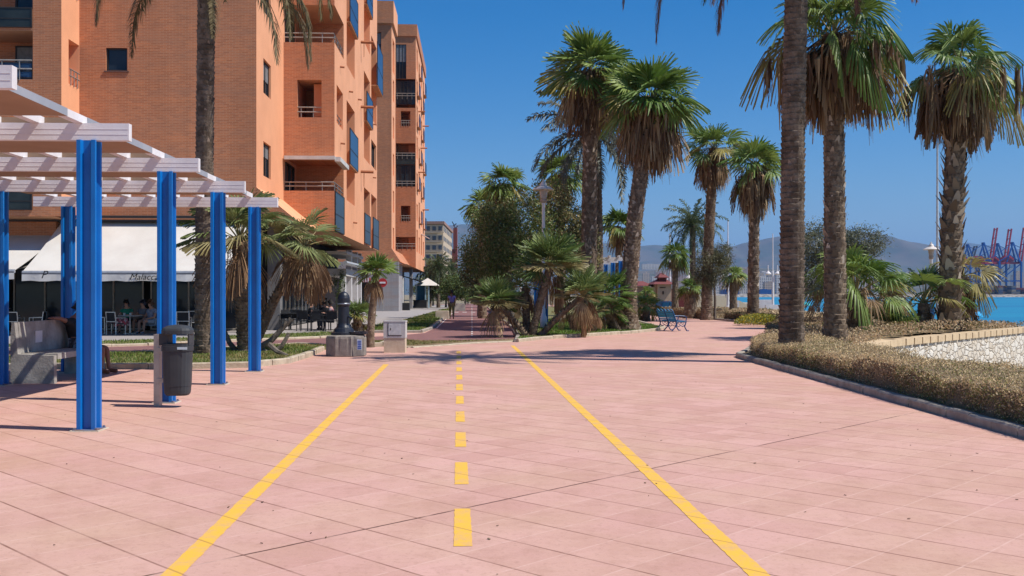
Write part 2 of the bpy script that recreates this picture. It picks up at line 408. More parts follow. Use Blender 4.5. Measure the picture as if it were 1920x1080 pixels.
ridge('hills', 9000, 3000, [(-700, 470), (300, 440), (700, 430), (820, 424), (860, 420), (900, 421), (940, 428), (1000, 444), (1100, 452), (1190, 461), (1230, 458), (1262, 462), (1320, 470), (1400, 478), (1500, 484), (2600, 500)], M_HILL, 3, .012)
ridge('hills', 8000, 2500, [(1150, 500), (1280, 478), (1340, 464), (1352, 455), (1372, 462), (1392, 456), (1430, 450), (1470, 440), (1500, 436), (1560, 432), (1640, 436), (1700, 452), (1735, 458), (1770, 464), (1810, 476), (1860, 486), (1960, 498), (2700, 520)], M_HILL, 5, .012)
ridge('hills', 14000, 3000, [(1500, 500), (1700, 470), (1790, 458), (1815, 454), (1850, 459), (1900, 466), (1960, 470), (2600, 480)], M_HILL, 8, .01)
ridge('hills', 4200, 1700, [(1020, 530), (1120, 512), (1200, 506), (1290, 500), (1340, 497), (1400, 500), (1470, 505), (1560, 512), (1700, 524), (1900, 534), (2600, 540)], M_HILL2, 12, .02)

# the square and the paths ----------------------------------------
plaza = [(-34, -12), (5.72, -12), (5.72, 25.4), (6.3, 27.3), (9.2, 36), (12.9, 47), (13.4, 50.5), (12.9, 62), (10.7, 78), (10.2, 84), (9.0, 120), (5.0, 170), (-8.0, 170), (-8.6, 170), (-34, 60)]
sheet('paving', plaza, 0.0, M_TILE)
def fpoly(pts): return [loc(a, b)[:2] for a, b in pts]
# dry grass / earth strip between square and cycle path
strip = [G(470, 688), G(560, 672), G(604, 655), G(690, 650), G(770, 652.5), G(880, 644), G(975, 640), (0.15, 41), loc(-1.8, 44)[:2], loc(-1.8, 41)[:2], (-3.0, 31.5), (-20, 20), (-24, 19), (-12.2, 21.6)]
# cycle path: comes from the left and turns into the straight one
cyc = [(-21.0, 19.2), (-12.3, 24.7), (-9.7, 27.0), (-6.8, 31.2), (-4.6, 32.6), (-2.6, 32.9), G(975, 634.5), loc(1.78, 45)[:2], loc(1.78, 165)[:2], loc(-1.79, 165)[:2], loc(-1.79, 46)[:2], (-3.6, 41.0), (-4.6, 38.0), (-7.0, 36.0), (-11.4, 30.6), (-14.8, 28.2), (-24, 23.4)]
sheet('cycle_path', cyc, 0.008, M_PATH)
terr = [(-40, 20), (-21.5, 26.8), (-13.0, 33.6), (-7.9, 41.4), (-6.6, 55), (-7.1, 114), (-8.5, 150), (-60, 150)]
sheet('pavement', terr, 0.006, M_TERR)
# painted lines
def stripe(mb, p, q, w, z=.0025):
    p = Vector((*p, 0)); q = Vector((*q, 0)); L = (q - p).length; d = (q - p).normalized(); n = Vector((-d.y, d.x, 0)); k = max(2, int(L / .06)); v = []
    for i in range(k + 1):
        e = p + d * L * i / k
        for s_ in (-1, 1): u = e + n * s_ * (w / 2 + random.uniform(-.004, .003)) + d * (random.uniform(-.006, .006) if i in (0, k) else 0); v.append((u.x, u.y, z))
    mb.add(v, [(2 * i, 2 * i + 2, 2 * i + 3, 2 * i + 1)[::-1] for i in range(k)])
mb = MB()
def lx(x0, D): return x0 - .0549 * D
def lanes(mb, x0, D0, D1, w): stripe(mb, (lx(x0, D0), D0), (lx(x0, D1), D1), w)
lanes(mb, -1.630, 4.0, 22.7, .125); lanes(mb, 1.718, 4.0, 31.0, .125)
d = 4.25
while d < 28.6:
    lanes(mb, .035, d, min(d + 1.10, 28.8), .118); d += 2.053
struct('painted_line', mb, M_YEL)
mb = MB(frame=True)
b = 38.0
while b < 150: mb.box(-.03, .03, b, b + .9, .012, .0122); b += 2.0
for a0 in np.arange(-1.6, 1.6, .75): mb.box(a0, a0 + .4, 88, 89.6, .012, .0122)
for s_ in (-1.70,): mb.box(s_, s_ + .06, 47, 160, .012, .0122)
struct('painted_line', mb, M_WHITEP)

def kerb(name, pts, h=.13, w=.15, st=.9, m=None, z0=-.02):
    """row of kerb stones along a polyline"""
    mb = MB(); pts = [Vector((x, y, 0)) for x, y in pts]
    seg = [(a, b) for a, b in zip(pts[:-1], pts[1:])]
    for a, b in seg:
        L = (b - a).length; n = max(1, round(L / st)); d = (b - a) / n; u = d.normalized(); nrm = Vector((-u.y, u.x, 0))
        for i in range(n):
            p = a + d * i + u * .008; q = a + d * (i + 1) - u * .008
            hh = h + random.uniform(-.008, .008); off = random.uniform(-.008, .008); c = .022
            prof = [(-w / 2, z0), (w / 2, z0), (w / 2, hh - c), (w / 2 - c, hh), (-w / 2 + c, hh), (-w / 2, hh - c)]
            v = [tuple(e + nrm * (u_ + off) + Vector((0, 0, z_))) for e in (p, q) for u_, z_ in prof]
            k = len(prof); mb.add(v, [tuple(range(k))[::-1], tuple(range(k, 2 * k))] + [(j, (j + 1) % k, k + (j + 1) % k, k + j) for j in range(k)])
    return struct(name, mb, m or M_KERB)
def island(poly, z=.075, m=None, name='grass_bed'):
    mb = MB(); mb.prism(poly, -.03, z); return struct(name, mb, m or M_GRASSB)

isl_front = [(-24, 19.6), (-16, 20.6), G(-60, 692), G(60, 692), G(200, 692), G(360, 691.5), G(470, 689), G(540, 681), G(580, 668), G(604, 657)]
isl_back = [(-5.35, 29.6), (-6.8, 31.0), (-9.75, 26.7), (-12.4, 24.4), (-21, 18.9)]
island(isl_front + isl_back); kerb('kerb', isl_front)
kerb('kerb', [(-5.2, 29.9), (-6.75, 31.15), (-9.7, 26.95), (-12.35, 24.65), (-21, 19.15)], h=.09)
# small bed round the leaning little palm behind the fountain
bed2 = [G(690, 648.5), G(716, 648.5), G(760, 645), (-3.0, 32.3), (-4.7, 32.2), (-5.2, 30.2)]
island(bed2, .06); kerb('kerb', [G(690, 650.5), G(716, 650), G(727, 645)], h=.14, w=.2, st=.5)
# flush kerb across the cycle path mouth
fk = [G(727, 650), G(770, 652), G(880, 644.5), G(978, 640)]
kerb('kerb', fk, h=.035, w=.22, st=1.0)
sheet('verge', [G(740, 650), G(775, 651.2), G(880, 643.5), G(975, 639), G(975, 635.5), (-2.6, 32.95), (-4.6, 32.65)], .012, M_SOIL)
# left verge beyond
v_l = [(-7.6, 41.3), (-3.8, 41.6), loc(-1.98, 46)[:2], loc(-1.98, 160)[:2], (-9.5, 150), (-7.3, 114), (-6.5, 55)]
island(v_l, .07); kerb('kerb', [(-7.7, 41.15), (-3.8, 41.4), loc(-1.88, 46)[:2], loc(-1.88, 160)[:2]], h=.11, w=.14, st=1.0, m=M_KERBG)
# strip between cycle path and terrace
v_s = [(-24, 24.6), (-14.9, 28.8), (-11.5, 31.4), (-7.2, 36.6), (-6.1, 38.6), (-7.8, 41.0), (-13.0, 33.3), (-21.5, 26.6)]
island(v_s, .06); kerb('kerb', [(-24, 24.2), (-14.9, 28.5), (-11.45, 31.1), (-7.1, 36.3), (-5.9, 38.5)], h=.08, w=.25, st=1.2)
# right island with the palms
i_f = [G(968, 641.5), G(1010, 637), G(1100, 630.5), G(1180, 625.5), G(1230, 620.5), (6.75, 45.2), (7.1, 46.4), (7.0, 50), (7.4, 62), (6.6, 90), (3.5, 150)]
i_b = [loc(2.0, 160)[:2], loc(2.0, 46)[:2], (0.35, 37)]
island(i_f + i_b, .075)
kerb('kerb', i_f, h=.12, w=.17, st=.8); kerb('kerb', [loc(1.9, 160)[:2], loc(1.9, 46)[:2], (0.22, 37), G(968, 641.5)], h=.11, w=.14, st=1.0, m=M_KERBG)
# right: kerb of the hedge
hk = [(5.74, 5), (5.74, 24.6), (5.78, 25.3), (6.0, 25.9), (6.4, 27.0), (9.2, 36), (12.9, 47), (13.3, 50), (12.8, 62), (10.6, 78), (9.9, 90)]
kerb('kerb', hk, h=.12, w=.15, st=.62, m=M_KERBG)
# planted embankment: soil surface with a gentle mound
def mound(x, y):
    if y < 24.5: return .10
    if x < 1e9:
        e = min(1, max(0, (y - 24.5) / 3)); s = min(1, max(0, (x - 6.2 - max(0, (y - 27) * .33)) / 4.5))
        return .10 + .30 * e * s * (1 if y < 33 else max(.0, 1 - (y - 33) / 9))
bank = [(5.84, 5), (7.70, 5), (7.70, 20.0), (8.48, 24.4), (10.5, 27.6), (18.8, 37.1), (20.6, 39.4), (20.5, 60), (21, 95), (16, 95), (10.4, 92), (10.75, 78), (12.95, 62), (13.45, 50), (13.0, 46.9), (9.3, 35.9), (6.5, 26.9), (6.1, 25.8), (5.86, 25.2)]
def inpoly(x, y, P):
    c = False; n = len(P)
    for i in range(n):
        x1, y1 = P[i]; x2, y2 = P[i - 1]
        if (y1 > y) != (y2 > y) and x < (x2 - x1) * (y - y1) / (y2 - y1) + x1: c = not c
    return c
mb = MB(); bmm = bmesh.new()
mb.prism(bank[:2] + [(7.70, 20.0), (8.48, 24.4), (10.5, 27.6), (12, 29.4)] + bank[-5:], -.1, .10)
# gridded top
gx = np.arange(5.8, 26.2, .6); gy = np.arange(24.6, 95, .9); v = []; f = []
for y in gy:
    for x in gx: v.append((x, y, mound(x, y) + .012))
for j in range(len(gy) - 1):
    for i in range(len(gx) - 1):
        cx, cy = gx[i] + .3, gy[j] + .45
        if all(inpoly(a, b_, bank) for a, b_ in ((cx, cy), (cx + .3, cy), (cx - .3, cy))) : k = j * len(gx) + i; f.append((k, k + 1, k + len(gx) + 1, k + len(gx)))
mb.add(v, f); struct('embankment', mb, M_SOIL)

# rubble wall beside the ramp -------------------------------------
m, t, p = newmat('rubble_stone')
gp = N(t, 'ShaderNodeNewGeometry').outputs['Position']; mp = N(t, 'ShaderNodeMapping'); mp.inputs['Scale'].default_value = (.62, .62, 1.15); t.links.new(gp, mp.inputs[0])
nn = N(t, 'ShaderNodeTexNoise'); nn.inputs['Scale'].default_value = 7; nn.inputs['Detail'].default_value = 5; t.links.new(mp.outputs[0], nn.inputs['Vector'])
av = N(t, 'ShaderNodeVectorMath', operation='MULTIPLY_ADD'); t.links.new(nn.outputs['Color'], av.inputs[0]); av.inputs[1].default_value = (.16, .16, .16); t.links.new(mp.outputs[0], av.inputs[2])
vo = N(t, 'ShaderNodeTexVoronoi', feature='DISTANCE_TO_EDGE'); vo.inputs['Scale'].default_value = 4.6; t.links.new(av.outputs[0], vo.inputs['Vector'])
v2 = N(t, 'ShaderNodeTexVoronoi'); v2.inputs['Scale'].default_value = 4.6; t.links.new(av.outputs[0], v2.inputs['Vector'])
sepc = N(t, 'ShaderNodeSeparateColor'); t.links.new(v2.outputs['Color'], sepc.inputs[0])
cst = mixc(t, sepc.outputs[0], (.76, .71, .62), (.60, .51, .39))
cst = mixc(t, ramp(t, noise(t, 14, 5), .45, .7, 0, .5), cst, (.50, .46, .42))
jj = math_(t, 'MULTIPLY', ramp(t, vo.outputs['Distance'], .006, .040, 1, 0), ramp(t, noise(t, 4, 3), .36, .52, .2, 1))
t.links.new(mixc(t, jj, cst, (.30, .21, .13)), p.inputs['Base Color']); p.inputs['Roughness'].default_value = .9
bump(t, p, ramp(t, vo.outputs['Distance'], 0, .12), .9, .05)
M_RUBBLE = m
M_COPE = mat('sandstone_coping', (.66, .50, .31), .85, (.56, .41, .25), 5, .4)
wl = thing('retaining_wall', 'white rubble stone retaining wall with sandstone coping behind the brown hedge', 'wall', (14.5, 32.2, -1.1))
mb = MB(); W = [(7.9, 22.3, .10), (8.6, 24.3, .16), (10.6, 27.4, .17), (18.9, 36.8, .17), (27, 45, .17)]
for (x0, y0, t0), (x1, y1, t1) in zip(W[:-1], W[1:]):
    mb.add([(x0, y0, -1.3), (x1, y1, -1.3), (x1, y1, t1), (x0, y0, t0), (x0 - .3, y0 + .27, -1.3), (x1 - .3, y1 + .27, -1.3), (x1 - .3, y1 + .27, t1), (x0 - .3, y0 + .27, t0)], [(0, 1, 2, 3), (5, 4, 7, 6), (3, 2, 6, 7), (1, 5, 6, 2), (4, 0, 3, 7)])
mb.build('stone_face', M_RUBBLE, wl)
mb = MB()
for (x0, y0, t0), (x1, y1, t1) in zip(W[1:-1], W[2:]):
    n = max(1, int((x1 - x0) / .42))
    for i in range(n):
        a = i / n; c = (i + 1) / n - .006 * .55 / max(.1, ((x1 - x0) / n))
        P = [(x0 + (x1 - x0) * q, y0 + (y1 - y0) * q, t0 + (t1 - t0) * q) for q in (a, c)]
        (xa, ya, za), (xb, yb, zb) = P
        mb.add([(xa + .04, ya - .04, za + .003), (xb + .04, yb - .04, zb + .003), (xb + .04, yb - .04, zb + .19), (xa + .04, ya - .04, za + .19), (xa - .32, ya + .29, za + .003), (xb - .32, yb + .29, zb + .003), (xb - .32, yb + .29, zb + .19), (xa - .32, ya + .29, za + .19)],
               [(0, 1, 2, 3), (5, 4, 7, 6), (3, 2, 6, 7), (1, 5, 6, 2), (4, 0, 3, 7), (0, 4, 5, 1)])
mb.build('coping', M_COPE, wl)
# hedge -----------------------------------------------------------
def hedge_h(x, y): return .50 + .045 * math.sin(y * 1.3 + x) + .035 * math.sin(y * .47 + 1 + 2 * x) + .02 * math.sin(y * 3.1)
hedge = thing('hedge', 'long low clipped hedge with dry brown leaves beside the kerb and ramp', 'hedge', (6.6, 15, .1))
mb = MB(); v = []; f = []
secs = []
y = 6.0
while y < 27.4:
    xl = 5.93 if y < 24.6 else 5.93 + (y - 24.6) * .45; xr = 7.55 if y < 24.5 else 7.55 + (y - 24.5) * .9
    secs.append((y, xl, xr)); y += .25
np_ = 9
for (y, xl, xr) in secs:
    e = .35 if y < 26.9 else .10
    for k in range(np_):
        u = k / (np_ - 1); x = xl + (xr - xl) * u; hh = hedge_h(x, y) - .05
        z = .06 if k in (0, np_ - 1) else hh * (1 if .1 < u < .9 else .93)
        xx = x + (0.05 if k == 1 else 0)
        if k == 1: xx = xl + .05
        if k == np_ - 2: xx = xr - .05
        v.append((xx + .03 * math.sin(y * 5 + k), y, z + random.uniform(-.015, .015)))
for j in range(len(secs) - 1):
    for k in range(np_ - 1): q = j * np_ + k; f.append((q, q + 1, q + np_ + 1, q + np_))
f.append(tuple(range(np_))[::-1]); f.append(tuple((len(secs) - 1) * np_ + k for k in range(np_)))
mb.add(v, f); mb.build('twigs', mat('hedge_twigs', (.17, .12, .07), .95, (.26, .19, .11), 30, .8, bscale=60), hedge)
mb = MB()
def hedge_pts(n):
    out = []
    while len(out) < n:
        y = 6.0 + 21.3 * rng.random() ** 1.0
        xl = 5.93 if y < 24.6 else 5.93 + (y - 24.6) * .45; xr = 7.55 if y < 24.5 else 7.55 + (y - 24.5) * .9
        if rng.random() < .36: x = xl + rng.normal(0, .03) ; z = rng.uniform(.10, hedge_h(xl, y)); x += (z < .25) * rng.uniform(0, .05)
        else: x = rng.uniform(xl, xr); z = hedge_h(x, y) + rng.normal(0, .025)
        if y > 26.9: z = rng.uniform(.08, z)
        cl = math.sin(x * 7 + 1.7 * math.sin(y * 3)) * math.sin(y * 5.3 + 2 * math.sin(x * 4))
        out.append((x + .035 * cl, y, z + .02 * cl, cl))
    return np.array(out)
P = hedge_pts(110000)
big = np.sin(P[:, 1] * .9 + 2 * np.sin(P[:, 0] * 1.3)) + .6 * np.sin(P[:, 1] * 2.3 + P[:, 0] * 2)
greenish = (rng.random(len(P)) < np.clip((.60 - P[:, 2]) * 1.3 + .20 * big, .05, .65))
tt = np.where(greenish[:, None], np.array((.23, .23, .075)), np.where((rng.random(len(P)) < .5)[:, None], np.array(HEDGE1), np.array((.66, .50, .29))))
tt = np.where((rng.random(len(P)) < .18)[:, None], np.array((.20, .14, .08)), tt) * (1.12 + rng.uniform(-.3, .3, (len(P), 1)))
quads(mb, P[:, :3], rng.uniform(.009, .020, len(P)), tt, .5, up=1.0)
mb.build('dry_leaves', M_DRY, hedge)
# dry ground cover on the embankment
mb = MB(); C = []; Z = []
while len(C) < 62000:
    y = 24.6 + 68 * rng.random() ** 1.8; x = rng.uniform(6, 24)
    if inpoly(x, y, bank) and inpoly(x - .15, y, bank): C.append((x, y))
C = np.array(C); hz = np.array([mound(x, y) for x, y in C])
lump = .10 * (np.sin(C[:, 0] * 1.7 + np.sin(C[:, 1] * 1.1)) * np.sin(C[:, 1] * 1.3) + 1)
edgeb = np.clip((C[:, 1] - 26) / 2, .3, 1)
P = np.column_stack([C, hz + rng.random(len(C)) ** .6 * (.20 + lump) * 1.0])

kk = rng.random(len(P)) + .25 * np.sin(P[:, 0] * .9) * np.sin(P[:, 1] * .5)
tt = np.where((kk < .12)[:, None], np.array((.13, .13, .04)), np.where((kk < .62)[:, None], np.array((.46, .31, .18)), np.array((.58, .44, .26)))) * (1 + rng.uniform(-.3, .25, (len(P), 1)))
quads(mb, P, rng.uniform(.025, .055, len(P)) * (.8 + (P[:, 1] - 25) / 60), tt, .5, up=.6)
tag(mb.build('ground_cover', M_DRY), 'dry brown ground cover on the embankment behind the hedge', 'ground cover', kind='stuff')
# far hedges along the right-hand side of the promenade
def leafy_box(name, label, cat, pts, w, h, n, cols, size, group=None, twig=None):
    """hedge that follows pts"""
    P0 = [Vector((x, y, 0)) for x, y in pts]; c = sum(P0, Vector()) / len(P0)
    t_ = thing(name, label, cat, (c.x, c.y, 0), group); mb = MB(); L = []
    for a, b_ in zip(P0[:-1], P0[1:]):
        L.append((b_ - a).length)
        d = (b_ - a).normalized(); nn = Vector((-d.y, d.x, 0)) * w * .46
        mb.add([tuple(q) for q in (a - nn, b_ - nn, b_ + nn, a + nn)] + [tuple(q + Vector((0, 0, h * .93))) for q in (a - nn * .95, b_ - nn * .95, b_ + nn * .95, a + nn * .95)], [(0, 3, 2, 1), (4, 5, 6, 7), (0, 1, 5, 4), (1, 2, 6, 5), (2, 3, 7, 6), (3, 0, 4, 7)])
    mb.build('twigs', MATS['hedge_twigs'], t_)
    C = []; tot = sum(L)
    for _ in range(n):
        q = rng.uniform(0, tot); i = 0
        while q > L[i] and i < len(L) - 1: q -= L[i]; i += 1
        a, b_ = P0[i], P0[i + 1]; d = (b_ - a).normalized(); nn = Vector((-d.y, d.x, 0)); p = a + d * q
        if rng.random() < .5: u = rng.uniform(-.5, .5) * w; z = h + rng.normal(0, .05 * h)
        else: u = random.choice((-.5, .5)) * w + rng.normal(0, .02); z = rng.uniform(.02, h)
        p = p + nn * u; C.append((p.x, p.y, z))
    mb = MB(); quads(mb, np.array(C), rng.uniform(.6, 1.2, n) * size, tints(n, cols, var=.3), .55, up=.4)
    mb.build('leaves', M_DRY, t_); return t_
leafy_box('hedge', 'low reddish brown hedge behind the blue bench across the promenade', 'hedge', [(10.8, 80), (13.1, 63.5)], 1.3, .55, 5000, [(.24, .13, .07), (.30, .19, .10), (.13, .10, .04)], .05)
leafy_box('hedge', 'dark low hedge with dry patches behind the yellow flowers', 'hedge', [(13.6, 61), (14.1, 51.5), (13.4, 47.6)], 1.2, .5, 5000, [(.24, .15, .08), (.10, .09, .035), (.05, .05, .02)], .045)
leafy_box('hedge', 'green and brown hedge strip between grass and the big tall trunk', 'hedge', [(12.9, 45.6), (9.9, 36.6)], 1.1, .48, 4500, [(.26, .17, .09), (.13, .12, .04), (.30, .21, .11)], .04)
# yellow flowers
fl = thing('flower_bush', 'low bush of yellow flowers with green leaves at the promenade bend', 'bush', (13.3, 53.5, 0))
mb = MB(); n = 5200; q = rng.normal(size=(n, 3)); q /= np.linalg.norm(q, axis=1)[:, None]; q[:, 2] = abs(q[:, 2])
q *= rng.uniform(.75, 1, (n, 1)); P = q * np.array((1.5, 2.2, .62)) + np.array((12.95, 51.0, .08)); P[:, 2] *= 1 - .35 * np.clip((P[:, 0] - 12) / 3, 0, 1)
quads(mb, P, .035, tints(n, [(.16, .20, .03), (.09, .13, .02), (.62, .46, .02), (.30, .30, .04)], (3, 2, 2, 2)), .6, up=.4)
mb.build('flowers', M_LEAF, fl)

# grass blades on the beds
def grass(poly, n, h, cols, label):
    xs_ = [p[0] for p in poly]; ys_ = [p[1] for p in poly]; mb = MB(); C = []
    while len(C) < n:
        k = rng.random((n, 2)); px_ = min(xs_) + k[:, 0] * (max(xs_) - min(xs_)); py_ = min(ys_) + k[:, 1] * (max(ys_) - min(ys_))
        for x, y in zip(px_, py_):
            if inpoly(x, y, poly): C.append((x, y))
            if len(C) >= n: break
    C = np.array(C); a = rng.uniform(0, 6.283, n); hh = h * rng.uniform(.4, 1.2, n) * (1 + .5 * np.sin(C[:, 0] * 2.1) * np.sin(C[:, 1] * 1.7)); wd = .012 + hh * .06
    b0 = np.column_stack([C[:, 0] - np.cos(a) * wd, C[:, 1] - np.sin(a) * wd, np.full(n, .06)])
    b1 = np.column_stack([C[:, 0] + np.cos(a) * wd, C[:, 1] + np.sin(a) * wd, np.full(n, .06)])
    tp = np.column_stack([C[:, 0] + rng.normal(0, .35, n) * hh, C[:, 1] + rng.normal(0, .35, n) * hh, .06 + hh])
    v = np.stack([b0, b1, tp], 1).reshape(-1, 3); tt = tints(n, cols, var=.3)
    dry = (np.sin(C[:, 0] * .9 + 1) * np.sin(C[:, 1] * 1.1) > .35) & (rng.random(n) < .6); tt[dry] = np.array((.30, .24, .09))
    mb.add(v, np.arange(3 * n).reshape(-1, 3).tolist(), np.repeat(tt, 3, axis=0))
    tag(mb.build('grass', M_LEAF), label, 'grass', kind='stuff')
GC = [(.10, .17, .02), (.15, .21, .035), (.22, .24, .06)]
grass(isl_front[2:] + isl_back[:-1], 26000, .07, GC + [(.25, .21, .08)], 'patchy green grass in the kerbed bed beside the pergola')
grass([(0.5, 37)] + i_f[:8] + [(2.5, 62), loc(2.1, 46)[:2]], 26000, .09, [(.09, .19, .02), (.13, .24, .03), (.16, .22, .04)], 'bright green grass in the bed under the fan palms')
grass([(-7.6, 41.5), (-3.9, 41.8), loc(-2.05, 46)[:2], loc(-2.1, 100)[:2], (-7.0, 100), (-6.3, 55)], 16000, .10, [(.10, .16, .02), (.16, .20, .04)], 'grass on the verge left of the cycle path')
grass(v_s, 6000, .06, GC, 'thin grass strip along the edge of the cafe terrace')
grass(bed2, 2500, .07, [(.22, .22, .06), (.28, .22, .08)], 'dry grass around the little leaning palm')
grass([G(745, 650), G(775, 650.6), G(880, 643.2), G(960, 639.4), (-1.2, 33.1), (-2.6, 33.0), (-4.3, 32.6)], 2600, .05, [(.30, .24, .10), (.22, .22, .07)], 'thin dry grass strip before the cycle path')
# dry fallen leaves and grit on the paving (a few)
mb = MB(); n = 200; xs_ = rng.uniform(-9, 6, n); ys_ = 4.5 + 22 * rng.random(n) ** 1.3
for x, y in zip(xs_, ys_):
    s_ = rng.uniform(.004, .011); a = rng.uniform(0, 3.14)
    mb.obox((x, y, .006), (s_ * 2, s_, .004), (rng.uniform(-.3, .3), rng.uniform(-.3, .3), a), tints(1, [(.10, .06, .035), (.16, .10, .05), (.22, .16, .1)])[0])
tag(mb.build('leaf_litter', M_DRY), 'tiny dry leaves and grit scattered on the pink paving', 'litter', kind='stuff')
# ================================================================ PALMS AND TREES
def rotm(az, el):
    """local +x -> direction with azimuth az, elevation el ; +z stays 'up' side"""
    return np.array((Matrix.Rotation(az, 3, 'Z') @ Matrix.Rotation(-el, 3, 'Y')))
def fan_leaf(mb, c, az, el, pet, Rr, nseg, tint, droop=.25, spread=115, roll=0.0, pmb=None, curl=.15, split=.55):
    """one costapalmate fan leaf: petiole + radiating blades that split and droop at the tips"""
    th = np.radians(np.linspace(-spread, spread, nseg)) + rng.normal(0, .03, nseg)
    dth = math.radians(2 * spread / nseg) * .5
    L = Rr * (1 - .38 * (np.abs(th) / math.radians(spread)) ** 2) * rng.uniform(.88, 1.08, nseg)
    V = []; fr = []
    for (fq, wq) in ((.05, .9), (split, 1.0), (.80, .42), (1.0, .03)):
        r = L * fq; w = r * dth * wq if fq <= split else L * split * dth * wq
        for sgn in (-1, 1):
            x = r * np.cos(th) - sgn * w * np.sin(th) ; y = r * np.sin(th) + sgn * w * np.cos(th)
            z = curl * Rr * (1 - np.cos(th)) * fq + .02 * Rr * sgn * (np.arange(nseg) % 2 * 2 - 1) * fq
            V.append(np.stack([x, y, z], 1)); fr.append(np.full(nseg, fq))
    V = np.array(V).transpose(1, 0, 2).reshape(-1, 3); fr = np.array(fr).T.ravel()
    Rm = np.array(Matrix.Rotation(roll, 3, 'X')); V = V @ Rm.T
    M = rotm(az, el)
    # petiole sags a little
    hub = np.array(c) + M @ np.array((pet, 0, 0)) - np.array((0, 0, .10 * pet * math.cos(el)))
    M2 = rotm(az, el - .12 - droop * .45)
    W = V @ M2.T + hub
    W[:, 2] -= droop * Rr * np.clip(fr - .35, 0, 1) ** 1.5 * 1.5 * rng.uniform(.8, 1.2)
    F = []
    for i in range(nseg):
        o = i * 8; F += [(o, o + 1, o + 3, o + 2), (o + 2, o + 3, o + 5, o + 4), (o + 4, o + 5, o + 7, o + 6)]
    tt = np.tile(np.array(tint), (len(W), 1)) * np.repeat(rng.uniform(.82, 1.15, nseg), 8)[:, None]
    mb.add(W, F, tt)
    if pmb is not None and pet > .05: pmb.tube([tuple(c), tuple((np.array(c) + hub) / 2 + np.array((0, 0, .03 * pet))), tuple(hub)], [.022, .015, .010], 4, False)
def feather(mb, c, az, el, L, tint, bend=1.2, n=34, wl=.42, pmb=None, vee=.5, lean=0.0, droop=0.0, twist=0.0, lw=.016):
    """pinnate frond with a bending rachis"""
    S_ = 14; pts = []; p = np.array(c, float); e = el; ds = L / S_; dirs = []
    for k in range(S_ + 1):
        a2 = az + lean * k / S_; d = np.array((math.cos(e) * math.cos(a2), math.cos(e) * math.sin(a2), math.sin(e)))
        pts.append(p.copy()); dirs.append(d); p = p + d * ds; e = max(-1.5, e - bend * (.35 + 1.3 * k / S_) / S_)
    pts = np.array(pts); dirs = np.array(dirs)
    V = []; F = []; T = []; o = 0
    for i in range(n):
        s_ = .10 + .90 * (i + rng.uniform(-.2, .2)) / n; q = min(s_ * S_, S_ - .01); k = int(q); fr = q - k
        base = pts[k] * (1 - fr) + pts[k + 1] * fr; d = dirs[k]
        side0 = np.cross(d, (0, 0, 1)); nn = np.linalg.norm(side0); side0 = side0 / nn if nn > .05 else np.array((math.sin(az), -math.cos(az), 0))
        up = np.cross(side0, d)
        if twist: side0, up = side0 * math.cos(twist) + up * math.sin(twist), up * math.cos(twist) - side0 * math.sin(twist)
        ln = wl * (math.sin(math.pi * min(1, .12 + s_ * .86)) ** .55) * rng.uniform(.85, 1.1)
        for sg in (-1, 1):
            v = side0 * sg * .72 + d * (.55 + .3 * s_) + up * vee * rng.uniform(-.7, 1.5); v = v / np.linalg.norm(v)
            tip = base + v * ln - np.array((0, 0, (.10 + droop) * ln)); wv = d * lw + up * lw * .5
            mid = base + v * ln * .5
            V += [base - wv, base + wv, mid + wv * .8, mid - wv * .8, tip]
            F += [(o, o + 1, o + 2, o + 3), (o + 3, o + 2, o + 4)]; o += 5
            T.append(np.tile(np.array(tint) * rng.uniform(.8, 1.2), (5, 1)))
    mb.add(np.array(V), F, np.concatenate(T))
    (pmb or mb).tube([tuple(x) for x in pts[::2]], list(np.linspace(.03, .006, len(pts[::2]))), 4, False, *(() if pmb else (tint,)))
def trunk_mesh(path, r0, r1, ring=.16, seg=14, style='ring', flare=1.25, rough=.06):
    """ringed palm trunk; every leaf scar is a real step"""
    mb = MB(); P = [Vector(p) for p in path]
    L = [0];
    for a, b_ in zip(P[:-1], P[1:]): L.append(L[-1] + (b_ - a).length)
    tot = L[-1]; n = max(4, int(tot / ring)); V = []; F = []; rows = 0
    def at_(s_):
        for i in range(len(L) - 1):
            if s_ <= L[i + 1] + 1e-6: t_ = (s_ - L[i]) / (L[i + 1] - L[i]); return P[i].lerp(P[i + 1], t_)
        return P[-1]
    ph = rng.uniform(0, 6, seg)
    for i in range(n):
        jag = rng.uniform(-1, 1, seg)
        for j, (q, k) in enumerate(((0, 1.0), (.75, 1 + rough * 1.6), (.97, 1 + rough * 1.9))):
            s_ = (i + q) / n * tot; c = at_(s_); f_ = s_ / tot
            r = (r0 + (r1 - r0) * f_) * (1 + (flare - 1) * math.exp(-s_ / .45)) * k
            for m_ in range(seg):
                a = 2 * math.pi * (m_ + (.5 if (i % 2 and style == 'diamond') else 0)) / seg
                rr = r * (1 + rough * .5 * jag[m_] * (j > 0)) + .004 * math.sin(ph[m_] + i)
                zz = ring * .22 * jag[m_] * (j > 0) if style != 'ring' else ring * .12 * jag[m_] * (j > 0)
                V.append((c.x + rr * math.cos(a), c.y + rr * math.sin(a), c.z + zz))
            rows += 1
    for i in range(rows - 1):
        for k in range(seg): k2 = (k + 1) % seg; F.append((i * seg + k, i * seg + k2, (i + 1) * seg + k2, (i + 1) * seg + k))
    mb.add(V, F); return mb, at_, tot
